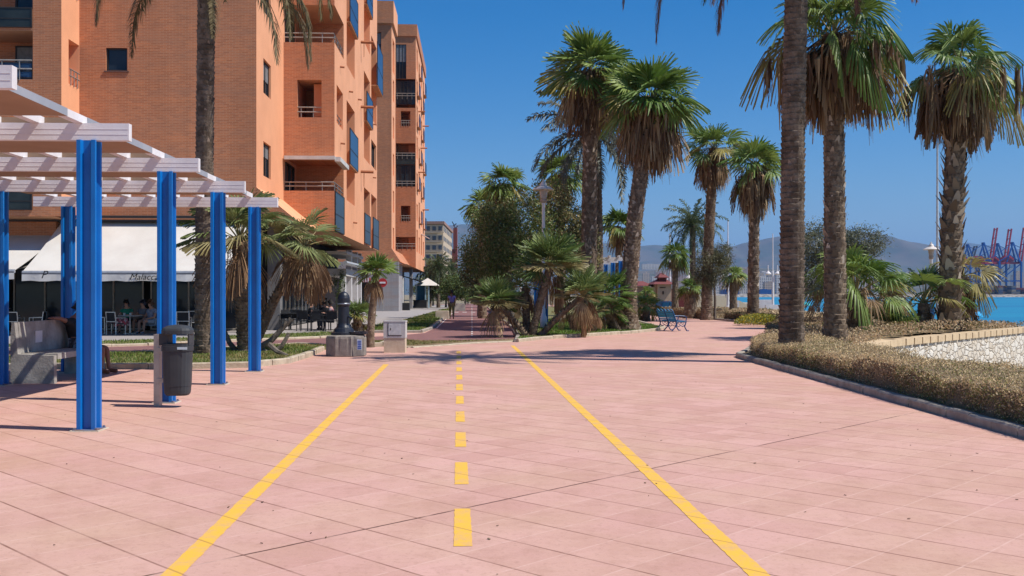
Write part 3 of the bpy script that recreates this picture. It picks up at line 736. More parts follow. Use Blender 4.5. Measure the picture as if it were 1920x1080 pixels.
def boots(mb, at_, tot, r0, r1, s0, s1, n, size, cols, out=.35, flare=1.2):
    """old leaf bases that stick out of the trunk, criss-crossed"""
    for i in range(n):
        s_ = s0 + (s1 - s0) * (i + rng.random()) / n; c = at_(min(s_, tot)); a = i * 2.39996 + rng.uniform(-.2, .2)
        r = (r0 + (r1 - r0) * s_ / tot) * (1 + (flare - 1) * math.exp(-s_ / .45)) * .96
        d = np.array((math.cos(a), math.sin(a), 0)); t_ = np.array((-math.sin(a), math.cos(a), 0)); u = np.array((0, 0, 1.))
        z = size * rng.uniform(.7, 1.25); w_ = z * rng.uniform(.32, .5); o = out * rng.uniform(.5, 1.4) * z; sk = rng.uniform(-.35, .35) * z
        b0 = np.array((c.x, c.y, c.z)) + d * r
        V = [b0 - t_ * w_ - u * z * .3, b0 + t_ * w_ - u * z * .3, b0 + d * o * .6 + t_ * (w_ * .7 + sk * .5) + u * z * .35, b0 + d * o * .6 + t_ * (-w_ * .7 + sk * .5) + u * z * .35,
             b0 + d * o + t_ * (sk + w_ * .25) + u * z * .8, b0 + d * o + t_ * (sk - w_ * .25) + u * z * .8]
        mb.add(V, [(0, 1, 2, 3), (3, 2, 4, 5)], np.array(cols[rng.integers(len(cols))]) * rng.uniform(.7, 1.25))
BOOTC = [(.20, .145, .10), (.32, .24, .17), (.13, .09, .06), (.52, .43, .33)]
def skirt(mb, c, r, length, n, cols, spread=.45, w_=.05):
    """hanging thatch of dead leaves: many narrow ragged straps"""
    for i in range(n):
        a = rng.uniform(0, 6.283); d = np.array((math.cos(a), math.sin(a), 0)); t_ = np.array((-math.sin(a), math.cos(a), 0))
        q_ = rng.random(); z0 = .12 * length - q_ * length * .55; ln = length * rng.uniform(.25, .55); ro = r * rng.uniform(.5, 1.15) * (1 - .45 * q_)
        p0 = np.array(c) + d * ro * .45 + np.array((0, 0, z0)); p1 = p0 + d * ro * (.55 + spread * rng.random()) - np.array((0, 0, ln * .4)); p2 = p1 + d * rng.uniform(-.10, .12) * ln + t_ * rng.uniform(-.10, .10) * ln - np.array((0, 0, ln * .6))
        w = w_ * rng.uniform(.5, 1.3)
        mb.add([p0 - t_ * w * .6, p0 + t_ * w * .6, p1 + t_ * w, p1 - t_ * w, p2 + t_ * w * .15, p2 - t_ * w * .15], [(0, 1, 2, 3), (3, 2, 4, 5)], np.array(cols[rng.integers(len(cols))]) * rng.uniform(.65, 1.25))
DEADC = [(.23, .135, .070), (.31, .20, .105), (.17, .10, .055), (.40, .29, .16)]
def fan_palm(label, p, H, r0=.26, r1=.2, Rl=1.0, pet=.75, ng=34, nd=10, skl=1.6, skn=260, skr=.7, top=None, nseg=22, group='fan palms along the promenade', style='diamond', hang=0, bootn=0, bsz=.16, far=False, greens=(GREEN, GREEN2), name='fan_palm', fl=1.3, skw=.05, dr=.3, minel=-.35, bout=.35, del_=(-1.25, -.45)):
    """Washingtonia-like palm. p=(x,y,z) base, H=height of the crown's heart"""
    x, y, z = p; tx, ty = (x, y) if top is None else top
    root = thing(name, label, 'palm tree', p, group)
    mid = (x + (tx - x) * .35, y + (ty - y) * .35, z + H * .5)
    tb, at_, tot = trunk_mesh([(x, y, z - .15), (x + (tx - x) * .06, y + (ty - y) * .06, z + H * .18), mid, (x + (tx - x) * .7, y + (ty - y) * .7, z + H * .76), (tx, ty, z + H)], r0, r1, .13 if not far else .3, 14 if not far else 8, style, fl, .05)
    if bootn: tb.m2 = (M_BOOT, len(tb.Fc)); boots(tb, at_, tot, r0, r1, .05, tot - .4, bootn, bsz, BOOTC, bout, fl)
    tr = tb.build('trunk', M_TRUNKB, root)
    c = np.array((tx, ty, z + H)); g = MB(); pm = MB()
    for i in range(ng):
        f_ = (i + .5) / ng; el = math.asin(min(.98, max(-.9, 1.0 - f_ * (1.0 - minel)))) if True else 0
        el = 1.5 - (1.5 - minel) * f_ ** .9 + rng.normal(0, .16); az = i * 2.39996 + rng.normal(0, .35)
        k = rng.random(); col = np.array(greens[0]) * (1 - k) + np.array(greens[1]) * k
        if f_ > .82 and rng.random() < .45: col = np.array(YEL)
        pl = pet * rng.uniform(.75, 1.15) * (.55 + .45 * min(1, f_ * 2))
        fan_leaf(g, c, az, el, pl, Rl * rng.uniform(.8, 1.1) * (1 + .14 * math.sin(az * 2 + len(label))), nseg, col, droop=dr * (.5 + f_), spread=rng.uniform(80, 118), roll=rng.normal(0, .55), pmb=None if far else pm)
    absorb(g, pm, M_PETI); g.build('green_fronds', M_LEAF, root)
    d = MB()
    for i in range(nd):
        az = rng.uniform(0, 6.28); el = rng.uniform(*del_); fan_leaf(d, c - np.array((0, 0, .15)), az, el, pet * rng.uniform(.6, 1.0), Rl * rng.uniform(.65, .95), max(10, nseg - 6), np.array(DEADC[rng.integers(4)]) , droop=.8, spread=rng.uniform(45, 85), roll=rng.normal(0, .6), curl=.5)
    if skn: skirt(d, c - np.array((0, 0, .25)), skr, skl, skn, DEADC, w_=skw)
    for i in range(hang):    # bunches of thin dead fruit stalks hanging out of the crown
        az = rng.uniform(0, 6.28); rr = rng.uniform(.7, 2.3) * skr; ln = rng.uniform(.3, .85) * skl
        p0 = c + np.array((math.cos(az) * rr * .3, math.sin(az) * rr * .3, .1)); p1 = c + np.array((math.cos(az) * rr, math.sin(az) * rr, rng.uniform(-.8, -.2)))
        d.tube([p0, (p0 + p1) / 2 + np.array((0, 0, .12)), p1], [.014, .011, .008], 3, False, np.array(DEADC[1]) * .9)
        for q in range(26):
            a = p1 + rng.normal(0, .06, 3); l2 = ln * rng.uniform(.3, 1); b2 = a + np.array((*rng.normal(0, .05, 2), -l2 * .5)); c2 = b2 + np.array((*rng.normal(0, .04, 2), -l2 * .5)); w = rng.uniform(.008, .026); th_ = rng.uniform(0, 3.14); t_ = np.array((math.cos(th_), math.sin(th_), 0)) * w
            d.add([a - t_, a + t_, b2 + t_ * 1.3, b2 - t_ * 1.3, c2 + t_ * .4, c2 - t_ * .4], [(0, 1, 2, 3), (3, 2, 4, 5)], np.array(DEADC[rng.integers(4)]) * rng.uniform(.6, 1.2))
    if d.n: d.build('dead_fronds', M_DRY, root)
    return root
def date_palm(label, p, H, r0, r1, L, n, group=None, top=None, ring=.13, greens=((.075, .10, .045), (.13, .15, .06)), far=False, fronds=None, lo=-1.0, rough=.07, wl=.42, name='date_palm', dead=0, hi=1.4, bend=1.3, lwn=.02):
    x, y, z = p; tx, ty = (x, y) if top is None else top
    root = thing(name, label, 'palm tree', p, group)
    tb, at_, tot = trunk_mesh([(x, y, z - .15), (x + (tx - x) * .3, y + (ty - y) * .3, z + H * .5), (tx, ty, z + H)], r0, r1, ring, 8 if far else 18, 'ring', 1.2, rough)
    if not far:
        tb.m2 = (M_BOOT, len(tb.Fc)); boots(tb, at_, tot, r0 * 1.02, r1 * 1.02, .03, tot - .3, int(tot * 34), .10, [(.18, .13, .095), (.27, .20, .15), (.11, .08, .06)], .30, 1.2)
    tr = tb.build('trunk', M_TRUNKD, root)
    c = np.array((tx, ty, z + H)); g = MB(); k_ = n
    for i in range(n):
        f_ = (i + .5) / n; el = hi - (hi - lo) * f_ ** .9 + rng.normal(0, .08); az = i * 2.39996 + rng.normal(0, .15)
        k = rng.random(); col = np.array(greens[0]) * (1 - k) + np.array(greens[1]) * k
        feather(g, c, az, el, L * rng.uniform(.85, 1.05), col, bend=bend * (.5 + .7 * math.cos(max(0, el))), droop=.35, vee=.8, n=30 if far else 44, wl=wl, lw=.045 if far else lwn)
    g.build('green_fronds', M_LEAF, root)
    if fronds:
        d = MB()
        for (az, el, ln, bend_, col, dr) in fronds: feather(d, c, az, el, ln, col, bend=bend_, n=120, wl=.40, vee=.3, droop=dr, lw=.018)
        d.build('dead_fronds', M_DRY, root)
    return root
def leafy_tree(label, p, H, blobs, n, size, cols, name='leafy_tree', trunk_r=.12, cat='tree', group=None, limbs=5, asp=.45, inner=True, m=None):
    """broadleaf tree: blobs = [(dx,dy,z,rx,ry,rz)], leaves spread in ragged clumps"""
    x, y, z = p; root = thing(name, label, cat, p, group); mb = MB()
    cx = sum(b_[0] for b_ in blobs) / len(blobs); zt = min(b_[2] - b_[5] * .3 for b_ in blobs)
    mb.tube([(x, y, z - .1), (x + .03, y, z + zt * .5), (x + cx * .3, y, z + zt)], [trunk_r * 1.25, trunk_r, trunk_r * .8], 8)
    for b_ in blobs:
        for k in range(max(1, limbs // len(blobs) + 1)):
            q = rng.normal(0, .3, 3); e = (x + b_[0] + q[0] * b_[3], y + b_[1] + q[1] * b_[4], z + b_[2] + q[2] * b_[5])
            mb.tube([(x + cx * .3, y, z + zt * .92), ((x + e[0]) / 2, (y + e[1]) / 2, z + (zt + b_[2]) * .5), e], [trunk_r * .6, trunk_r * .35, trunk_r * .12], 5)
    mb.build('trunk', M_BARK, root)
    C = []; T = []; vol = np.array([b_[3] * b_[4] * b_[5] for b_ in blobs]) ** (2 / 3); vol /= vol.sum()
    for b_, v_ in zip(blobs, vol):
        nb = int(n * v_); nc = max(10, int(nb / 45)); q = rng.normal(size=(nc, 3)); q /= np.linalg.norm(q, axis=1)[:, None]
        rad = rng.uniform(.35, 1.08, nc) ** .6; cc = q * rad[:, None]; cs = rng.uniform(.10, .24, nc); tc = rng.uniform(.6, 1.3, nc)
        idx = rng.integers(nc, size=nb); pt = cc[idx] + rng.normal(size=(nb, 3)) * cs[idx][:, None]
        C.append(pt * np.array(b_[3:6]) + np.array((x + b_[0], y + b_[1], z + b_[2]))); T.append(tints(nb, cols, var=.2) * tc[idx][:, None])
    mb = MB(); C = np.concatenate(C); quads(mb, C, rng.uniform(.6, 1.3, len(C)) * size, np.concatenate(T), asp, up=.3); mb.build('crown', m or M_LEAF, root)
    return root

import time; T0 = time.time()
GP = 'tall palms beside the right-hand hedge'
# --- the big palm in front of the sea (trunk runs out of the frame, crown shadow lies on the square)
bc = (.115, .070, .060)
date_palm('very tall date palm trunk standing in the brown hedge, its crown cut off', (6.55, 23.3, .05), 10.75, .27, .235, 3.3, 34,
          top=(6.75, 23.4), lo=-.25, bend=1.5, fronds=[(3.2, .25, 5.9, 2.5, (.18, .11, .09), .5), (3.3, .15, 4.7, 2.0, (.19, .12, .10), .5), (3.05, -.1, 5.2, 2.1, (.18, .11, .09), .6), (3.6, -.3, 4.0, 1.6, (.16, .10, .08), .5), (2.6, -.5, 3.6, 1.4, (.17, .10, .09), .5), (.1, .0, 4.2, 2.0, (.18, .11, .09), .5), (-.3, -.2, 3.9, 1.8, (.19, .12, .10), .5), (.5, -.4, 3.4, 1.5, (.17, .10, .08), .5)])
# --- left palm behind the pergola
date_palm('tall date palm trunk behind the blue pergola posts, drooping fronds against the brick wall', (X(382, 25.7), 25.7, .05), 10.6, .215, .20, 3.2, 30,
          top=(X(388, 25.7), 25.7), lo=-.2, bend=1.6, fronds=[(3.3, .0, 4.0, 2.1, (.16, .12, .06), .6), (2.9, -.3, 3.9, 1.9, (.15, .11, .05), .6), (-.1, .15, 4.3, 2.3, (.15, .12, .05), .6), (-.4, -.2, 4.2, 1.9, (.14, .11, .05), .6), (.4, -.3, 4.3, 1.7, (.17, .13, .07), .6), (-1.2, -.6, 3.6, 1.2, (.18, .14, .07), .6), (.05, .1, 4.2, 1.9, (.14, .11, .05), .6), (-.2, -.6, 3.9, 1.3, (.2, .16, .09), .6), (.25, -.15, 4.4, 2.2, (.15, .12, .06), .6)])
# --- right-hand Washingtonias
fan_palm('shaggy fan palm with long hanging brown thatch just right of the tallest trunk', (X(1566, 25.7), 25.7, .2), 8.1, .27, .235, 1.1, 1.1, 24, 20, 2.4, 420, .75, top=(X(1562, 25.7), 25.7), nseg=34, group=GP, hang=30, bootn=260, bsz=.17, dr=.7, bout=.3)
fan_palm('shaggy fan palm with a rough flaking trunk, rightmost of the tall palms by the sea', (X(1780, 34), 34, .35), 9.0, .35, .28, 1.3, 1.3, 24, 22, 2.9, 460, .95, top=(X(1804, 34), 34.2), nseg=34, group=GP, hang=26, bootn=240, bsz=.30, dr=.62, bout=.55)
fan_palm('short fan palm with a wide untidy crown between the two shaggy palms', (X(1601, 30.6), 30.6, .3), 1.3, .34, .30, 1.0, 1.15, 24, 12, 1.2, 0, .75, top=(X(1608, 30.6), 30.7), nseg=30, group=None, bootn=90, bsz=.2, dr=.5, minel=.22, fl=1.0, del_=(.0, .5))
fan_palm('small fan palm with long bare leaf stalks next to the rightmost shaggy palm', (X(1732, 34.4), 34.4, .35), .95, .2, .18, .8, 1.15, 18, 8, .6, 30, .45, nseg=24, group=None, bootn=24, bsz=.12, dr=.4, minel=.1)
fan_palm('golden dry fan palm crown just behind the flaking trunk on the far right', (X(1806, 36), 36, .35), 1.9, .22, .2, .85, .75, 12, 22, 1.0, 60, .55, nseg=22, group=None, bootn=24, dr=.6, greens=((.38, .29, .10), (.30, .26, .08)))
# green shrub at the feet
fan_palm('low green clump of spiky palm leaves at the foot of the short fan palm', (X(1672, 33.8), 33.8, .32), .2, .15, .12, .75, .45, 34, 2, .3, 0, .2, nseg=18, group=None, dr=.15, minel=.15, greens=((.08, .13, .03), (.16, .22, .06)), name='dwarf_palm')
# --- centre group
GC_ = 'tall fan palms in the grass bed'
fan_palm('tall leaning fan palm with a thick skirt of brown thatch, nearest the blue bench', (X(1172, 43.8), 43.0, .07), 9.95, .36, .29, 1.5, 1.3, 40, 20, 3.6, 900, 1.15, top=(X(1216, 43.8), 43.4), nseg=26, group=GC_, bootn=520, bsz=.20, dr=.3, minel=-.30, fl=1.9, skw=.06)
fan_palm('tallest fan palm of the grass bed, its crown highest in the middle of the picture', (X(1104, 46), 46, .07), 11.9, .36, .30, 1.55, 1.25, 40, 16, 3.2, 520, 1.0, top=(X(1108, 46), 46.2), nseg=26, group=GC_, bootn=420, bsz=.22, dr=.22, minel=-.35, skw=.06)
date_palm('date palm with bluish arching fronds behind the tallest fan palm', (X(1123, 53), 53, .07), 10.3, .24, .22, 4.3, 40, top=(X(1118, 53), 53), lo=-.75, greens=((.10, .12, .10), (.15, .16, .13)), ring=.2, bend=1.0, wl=.62, lwn=.05)
fan_palm('fan palm with a round green head behind the tall trunks, against the sky', (X(1160, 70), 70, .05), 6.3, .26, .2, 1.1, .8, 30, 10, 1.7, 150, .6, nseg=16, group=GC_, far=True, dr=.4)
fan_palm('fan palm with a dark head at the left end of the palm group', (X(905, 66), 66, .05), 7.4, .26, .2, 1.0, .8, 30, 12, 1.8, 220, .6, nseg=16, group=GC_, far=True, dr=.4)
fan_palm('fan palm rising above the dark olive crown near the lamp', (X(945, 60), 60, .05), 8.2, .26, .2, 1.1, .9, 32, 12, 1.8, 200, .6, nseg=16, group=GC_, far=True, dr=.4)
fan_palm('fan palm whose green head shows just above the white lamp', (X(1052, 58), 58, .05), 8.6, .26, .2, 1.1, .9, 30, 12, 1.8, 240, .6, nseg=16, group=GC_, far=True, dr=.4)
# right middle distance
GM = 'fan palms in the middle distance'
fan_palm('middle-distance fan palm with a tall dark trunk left of the skirted palm', (X(1325, 62), 62, .1), 10.6, .33, .27, 1.25, 1.1, 28, 16, 3.0, 420, .9, top=(X(1338, 62), 62), nseg=20, group=GM, bootn=150, bsz=.25, dr=.35, minel=-.25)
fan_palm('middle-distance fan palm with a broad brown skirt beside the yellow flowers', (X(1412, 58), 58, .15), 8.9, .32, .26, 1.3, 1.1, 28, 16, 3.4, 560, 1.0, top=(X(1416, 58), 58), nseg=20, group=GM, bootn=170, bsz=.25, dr=.35, minel=-.25)
date_palm('feathery date palm behind the thin white masts', (X(1299, 92), 92, .1), 7.9, .28, .24, 3.4, 44, lo=-.9, far=True, ring=.4, wl=.5, greens=((.07, .10, .045), (.12, .15, .07)))
fan_palm('dense green palm left of the date palm, in front of the red-roofed house', (X(1266, 86), 86, .05), 5.0, .28, .24, .95, .7, 32, 8, 1.3, 90, .6, nseg=14, group=GM, far=True, dr=.5, minel=-.6)
fan_palm('small round fan palm on a stout trunk beyond the bench', (X(1295, 66), 66, .05), 1.95, .42, .36, .62, .5, 26, 10, .6, 60, .45, nseg=16, group=GM, far=True, dr=.4)
fan_palm('small fan palm right of the grey-green tree by the water', (X(1375, 78), 78, .05), 3.0, .3, .26, .8, .6, 26, 8, .9, 60, .5, nseg=14, group=GM, far=True, dr=.5)
fan_palm('low palm beside the pink roofed house behind the bench', (X(1214, 84), 84, .05), 1.6, .2, .2, .6, .5, 20, 4, .5, 10, .4, nseg=14, group=GM, far=True, dr=.4)
fan_palm('low palm at the right foot of the leaning palm, beyond the island', (X(1212, 60), 60, .05), .8, .2, .2, .7, .6, 24, 4, .4, 10, .3, nseg=16, group=GM, far=True, dr=.4)
# --- dwarf fan palms (several stems) by the kerb
def clump(label, stems, group=None, name='dwarf_palm', **kw):
    """stems = [(bx,by, tx,ty,tz, R, pet, ngreen, ndead, nseg)]"""
    x0, y0 = stems[0][:2]; root = thing(name, label, 'palm tree', (x0, y0, .05), group); pm = MB()
    for (bx, by, tx, ty, tz, Rl, pet, ng, nd, nseg, rr) in stems:
        pm = MB(); tb, at_, tot = trunk_mesh([(bx, by, -.05), (bx + (tx - bx) * .45, by + (ty - by) * .4, tz * .5), (tx, ty, tz)], rr * 1.0, rr, .09, 10, 'diamond', 1.0, .10)
        tb.m2 = (M_BOOT, len(tb.Fc)); boots(tb, at_, tot, rr, rr, .05, tot, int(tot * 60), .10, [(.15, .10, .07), (.22, .16, .11), (.10, .07, .05)], .5, 1.0); tr = tb.build('trunk', M_TRUNKB, root)
        g = MB(); c = np.array((tx, ty, tz))
        for i in range(ng):
            f_ = (i + .5) / ng; el = 1.4 - (1.4 - kw.get('minel', -.3)) * f_ + rng.normal(0, .1); k = rng.random()
            col = np.array(kw.get('g1', (.07, .115, .04))) * (1 - k) + np.array(kw.get('g2', (.16, .20, .075))) * k
            if f_ > .7 and rng.random() < .5: col = np.array((.30, .25, .11))
            fan_leaf(g, c, i * 2.4 + rng.normal(0, .2), el, pet * rng.uniform(.7, 1.1), Rl * rng.uniform(.8, 1.1), nseg, col, droop=kw.get('dr', .18), spread=rng.uniform(70, 100), roll=rng.normal(0, .3), pmb=pm, split=.45)
        absorb(g, pm, M_PETI); g.build('green_fronds', M_LEAF, root); d = MB()
        for i in range(nd):
            fan_leaf(d, c - np.array((0, 0, .05)), rng.uniform(0, 6.28), rng.uniform(-1.3, -.3), pet * .7, Rl * rng.uniform(.7, .95), nseg, np.array(DEADC[rng.integers(4)]) * 1.25, droop=.75, spread=rng.uniform(50, 80), roll=rng.normal(0, .5), curl=.4, split=.4)
        if nd: skirt(d, c, Rl * .4, Rl * 1.2, nd * 6, DEADC, w_=.02); d.build('dead_fronds', M_DRY, root)
    return root
D_ = 36.0
def st(bpx, tpx, ty_, D, R_, pet, ng, nd, nseg, rr, dD=0): return (X(bpx, D), D, X(tpx, D + dD), D + dD, EYE + (HY - ty_) * (D + dD) / FPX, R_, pet, ng, nd, nseg, rr)
clump('big many-stemmed fan palm with leaning trunks at the end of the right yellow line', [
    st(992, 930, 568, 36.6, .82, .45, 28, 4, 28, .12, .2), st(996, 1032, 500, 36.8, 1.05, .55, 36, 5, 30, .14, .5), st(1008, 1092, 556, 36.8, .86, .45, 28, 7, 30, .14, .2), st(988, 985, 540, 37.4, .6, .4, 12, 8, 22, .14, .6)], minel=-.05, dr=.12, g1=(.08, .14, .03), g2=(.26, .31, .11))
clump('low bushy fan palm with several short stems under the tallest trunk', [
    st(1078, 1066, 588, 40.8, .42, .35, 12, 6, 22, .11), st(1112, 1116, 584, 40.8, .42, .35, 12, 8, 22, .12)], minel=-.2)
clump('dense upright green fan palm at the left of the leaning trunk', [
    st(1150, 1142, 555, 42.4, .78, .6, 36, 3, 26, .22), st(1160, 1138, 583, 42.2, .6, .45, 20, 2, 26, .15)], minel=-.45, g1=(.06, .13, .022), g2=(.19, .28, .065))
# --- left group behind the pergola
clump('large fan palm with tangled dry fronds between the pergola and the cafe', [
    (X(461, 26.6), 26.6, X(450, 26.6), 26.6, EYE + (HY - 452) * 26.6 / FPX, 1.0, .95, 30, 8, 36, .20),
    (X(468, 26.8), 26.8, X(568, 26.8), 27.0, EYE + (HY - 462) * 26.8 / FPX, .85, .6, 12, 12, 34, .13)], minel=-.1, dr=.35, g1=(.10, .14, .035), g2=(.26, .29, .11))
mb = MB(); lg = thing('palm_log', 'dry cut palm stems lying in the grass at the foot of the tangled fan palm', 'log', (X(462, 26.7), 26.7, .05))
for (a, b_, c_, r_) in ((X(445, 26.7), X(418, 26.8), .75, .07), (X(452, 26.7), X(438, 24.6), .95, .06), (X(474, 26.7), X(508, 24.5), .95, .08), (X(470, 24.2), X(498, 24.2), .55, .06), (X(450, 24.1), X(425, 24.0), .35, .05)):
    mb.tube([(a, 26.7, .05), ((a + b_) / 2, 26.7, c_ * .4), (b_, 26.75, c_)], [r_ * 1.2, r_, r_ * .8], 7)
mb.build('stems', M_BARK, lg)
lg2 = MB(); lg2.tube([(X(505, 25.2), 25.2, .32), (X(520, 25), 25.0, .16), (X(540, 24.8), 24.8, .07)], [.075, .06, .03], 6); tag(lg2.build('palm_log', M_BARK), 'fallen dead palm stalk lying on the grass left of the fountain', 'log')
fan_palm('little leaning palm with a rough trunk behind the grey utility box', (X(694, 30.0), 30.0, .05), 2.2, .115, .10, .46, .32, 26, 6, .3, 10, .2, top=(X(706, 30), 30), nseg=20, group=None, bootn=130, bsz=.06, dr=.2, fl=1.1, minel=-.05)
fan_palm('small palm behind the black fountain', (X(671, 31.5), 31.5, .0), .95, .16, .14, .42, .3, 26, 8, .4, 30, .25, nseg=20, group=None, bootn=60, bsz=.07, dr=.2, greens=((.10, .16, .04), (.20, .26, .08)), minel=-.2)

# --- broadleaf trees
leafy_tree('dark evergreen tree with a dense crown left of the white lamp', (X(958, 50), 50, .05), 6, [(-.45, 0, 4.4, 1.35, 1.6, 1.3), (.7, .3, 5.2, 1.5, 1.5, 1.3), (-.9, .2, 5.3, 1.1, 1.3, .9), (-1.1, .4, 3.4, 1.25, 1.5, 1.0), (.2, .5, 3.2, 1.5, 1.5, 1.2)], 30000, .068, [(.08, .13, .028), (.13, .19, .045), (.20, .23, .08), (.28, .24, .10)], trunk_r=.14)
leafy_tree('olive-brown tree behind the white lamp and the tall trunks', (X(1050, 52), 52, .05), 7, [(-.5, 0, 6.2, 1.3, 1.4, 1.3), (.4, .3, 5.0, 1.3, 1.5, 1.2), (1.1, 0, 4.0, 1.1, 1.3, 1.1), (-.2, 0, 3.5, 1.3, 1.3, 1.1)], 24000, .068, [(.18, .17, .06), (.13, .16, .05), (.26, .23, .10), (.32, .24, .12)], trunk_r=.16)
leafy_tree('brownish tree hanging over the cycle path', (X(898, 72), 72, .05), 6, [(0, 0, 4.6, 1.4, 2, 1.2), (.7, 0, 3.3, 1.3, 2, 1.1), (-.5, .5, 3.0, 1.0, 2, .9)], 9000, .09, [(.14, .11, .045), (.09, .085, .03), (.05, .06, .02)])
GT = 'dark trees closing the cycle path'
for i, (px_, D, H, r, cols, lab) in enumerate([
    (852, 108, 3.6, 1.5, 0, 'round dark tree behind the walking man'), (836, 122, 3.3, 1.6, 1, 'dense tree left of the end of the cycle path'), (872, 150, 4.0, 2.6, 0, 'dark tree whose crown covers the far end of the cycle path'),
    (905, 120, 4.2, 1.9, 1, 'brownish tree right of the far end of the cycle path'), (925, 96, 3.8, 1.7, 0, 'dark tree filling the gap below the left palm heads'), (812, 140, 4.2, 2.3, 1, 'green tree in front of the distant apartment block'), (890, 175, 5.5, 3.2, 0, 'farthest dark tree beyond the cycle path')]):
    cs = [[(.05, .09, .022), (.09, .14, .04), (.14, .17, .05)], [(.09, .13, .035), (.15, .17, .05), (.20, .19, .07)]][cols]
    leafy_tree(lab, (X(px_, D), D, .05), H, [(0, 0, H * .72, r, r * 1.2, r * .8), (-r * .5, 0, H * .5, r * .8, r, r * .6), (r * .55, 0, H * .55, r * .75, r, r * .6)], 5200, .085 + D * .0003, cs, group=GT)
for i, (px_, D, H, lab) in enumerate([(822, 118, 4.8, 'palm with a thin trunk left of the cycle path, before the apartment block'), (806, 128, 4.5, 'palm close to the corner of the second brick building'), (885, 165, 6.6, 'far palm showing over the trees against the blue hill'), (846, 160, 5.5, 'far palm beside the brick chimney')]):
    date_palm(lab, (X(px_, D), D, .05), H, .2, .17, 2.3, 26, far=True, ring=.5, wl=.45, group='far date palms at the end of the cycle path', greens=((.06, .09, .035), (.11, .14, .06)))
# shrubs along the right edge of the path
leafy_box('hedge', 'dark shrub row along the right edge of the cycle path', 'hedge', [loc(2.5, 62)[:2], loc(2.5, 100)[:2]], 1.1, .95, 5000, [(.05, .075, .022), (.10, .09, .035), (.16, .10, .05)], .09)
leafy_tree('grey-green feathery tree between the masts by the water', (X(1340, 62), 62, .1), 4, [(-.2, 0, 3.3, 1.1, 1, .95), (.5, 0, 3.9, .7, .8, .7), (-.6, 0, 2.4, .75, .8, .6)], 15000, .06, [(.17, .17, .085), (.10, .11, .05), (.20, .18, .10)], trunk_r=.08, asp=.25)
leafy_tree('tall grey-green feathery tree behind the shaggy palm', (X(1600, 46), 46, .3), 5, [(.4, 0, 3.7, 1.0, 1, .75), (-1.6, 0, 3.7, 1.1, 1, 1.0), (-.4, 0, 3.0, 1.2, 1, .9), (-1.7, 0, 2.2, 1.2, 1, 1.0)], 26000, .062, [(.17, .18, .11), (.22, .22, .14), (.11, .125, .07)], trunk_r=.09, asp=.3)
leafy_box('hedge', 'brown dry shrubs behind the tallest trunk, before the sea', 'hedge', [(X(1508, 44), 44), (X(1560, 46), 46)], 1.4, .5, 3000, [(.24, .15, .09), (.16, .12, .07), (.30, .2, .12)], .06)
print('vegetation', time.time() - T0)
# ================================================================ BUILDINGS
def Pf(kind, c, u, z, d=0.0): return (u, c + d, z) if kind == 'front' else (c - d, u, z)
def facade(mb, kind, c, u0, u1, z0, z1, holes=()):
    """wall plane in the street frame with real openings; holes=[(ua,ub,za,zb,depth,back)]"""
    us = sorted({u0, u1, *[h[0] for h in holes], *[h[1] for h in holes]}); zs = sorted({z0, z1, *[h[2] for h in holes], *[h[3] for h in holes]})
    us = [u for u in us if u0 <= u <= u1]; zs = [z for z in zs if z0 <= z <= z1]
    for a, b_ in zip(us[:-1], us[1:]):
        for p_, q_ in zip(zs[:-1], zs[1:]):
            cu, cz = (a + b_) / 2, (p_ + q_) / 2
            if any(h[0] < cu < h[1] and h[2] < cz < h[3] for h in holes): continue
            mb.add([Pf(kind, c, a, p_), Pf(kind, c, b_, p_), Pf(kind, c, b_, q_), Pf(kind, c, a, q_)], [(0, 1, 2, 3)])
    for ua, ub, za, zb, d, back in holes:
        q = lambda u, z, dd: Pf(kind, c, u, z, dd)
        mb.add([q(ua, za, 0), q(ub, za, 0), q(ub, zb, 0), q(ua, zb, 0), q(ua, za, d), q(ub, za, d), q(ub, zb, d), q(ua, zb, d)],
               [(0, 4, 5, 1), (1, 5, 6, 2), (2, 6, 7, 3), (3, 7, 4, 0)] + ([(4, 7, 6, 5)] if back else []))
def window(root, kind, c, ua, ub, za, zb, d, nm=1, shutter=0.0, name='window', g=None, fm=None):
    mb = MB(True); t_ = .06
    def bx(u0, u1, z0, z1, d0, d1, mb_=mb):
        if kind == 'front': mb_.box(u0, u1, c + d0, c + d1, z0, z1)
        else: mb_.box(c - d1, c - d0, u0, u1, z0, z1)
    bx(ua, ub, za, za + t_, d - .05, d + .01); bx(ua, ub, zb - t_, zb, d - .05, d + .01)
    for i in range(nm + 2):
        u = ua + (ub - ua - t_) * i / (nm + 1); bx(u, u + t_, za + t_, zb - t_, d - .05, d + .01)
    o = mb.build(name, fm or M_FRAME, root)
    gb = MB(True); bx(ua, ub, za, zb, d + .015, d + .03, gb); gb.build('pane', g or M_GLASS, o)
    if shutter > 0:
        sb = MB(True); bx(ua + t_, ub - t_, zb - (zb - za) * shutter, zb - t_, d - .02, d + .005, sb); sb.build('shutter', M_SHUT, o)
    return o
def railing(root, kind, c, ua, ub, z0, h=.55, n=4, off=-.03, glass=None, second=None):
    mb = MB(True)
    def P(u, z, o_=off): return Pf(kind, c, u, z, o_)
    def tb(p, q, r): mb.tube([p, q], r, 5)
    for zz in (z0 + h, z0 + h * .55): tb(P(ua, zz), P(ub, zz), .03)
    for i in range(n): u = ua + (ub - ua) * (i + .3) / n; tb(P(u, z0 - .05), P(u, z0 + h), .022)
    return mb.build('railing', M_RAIL, root)
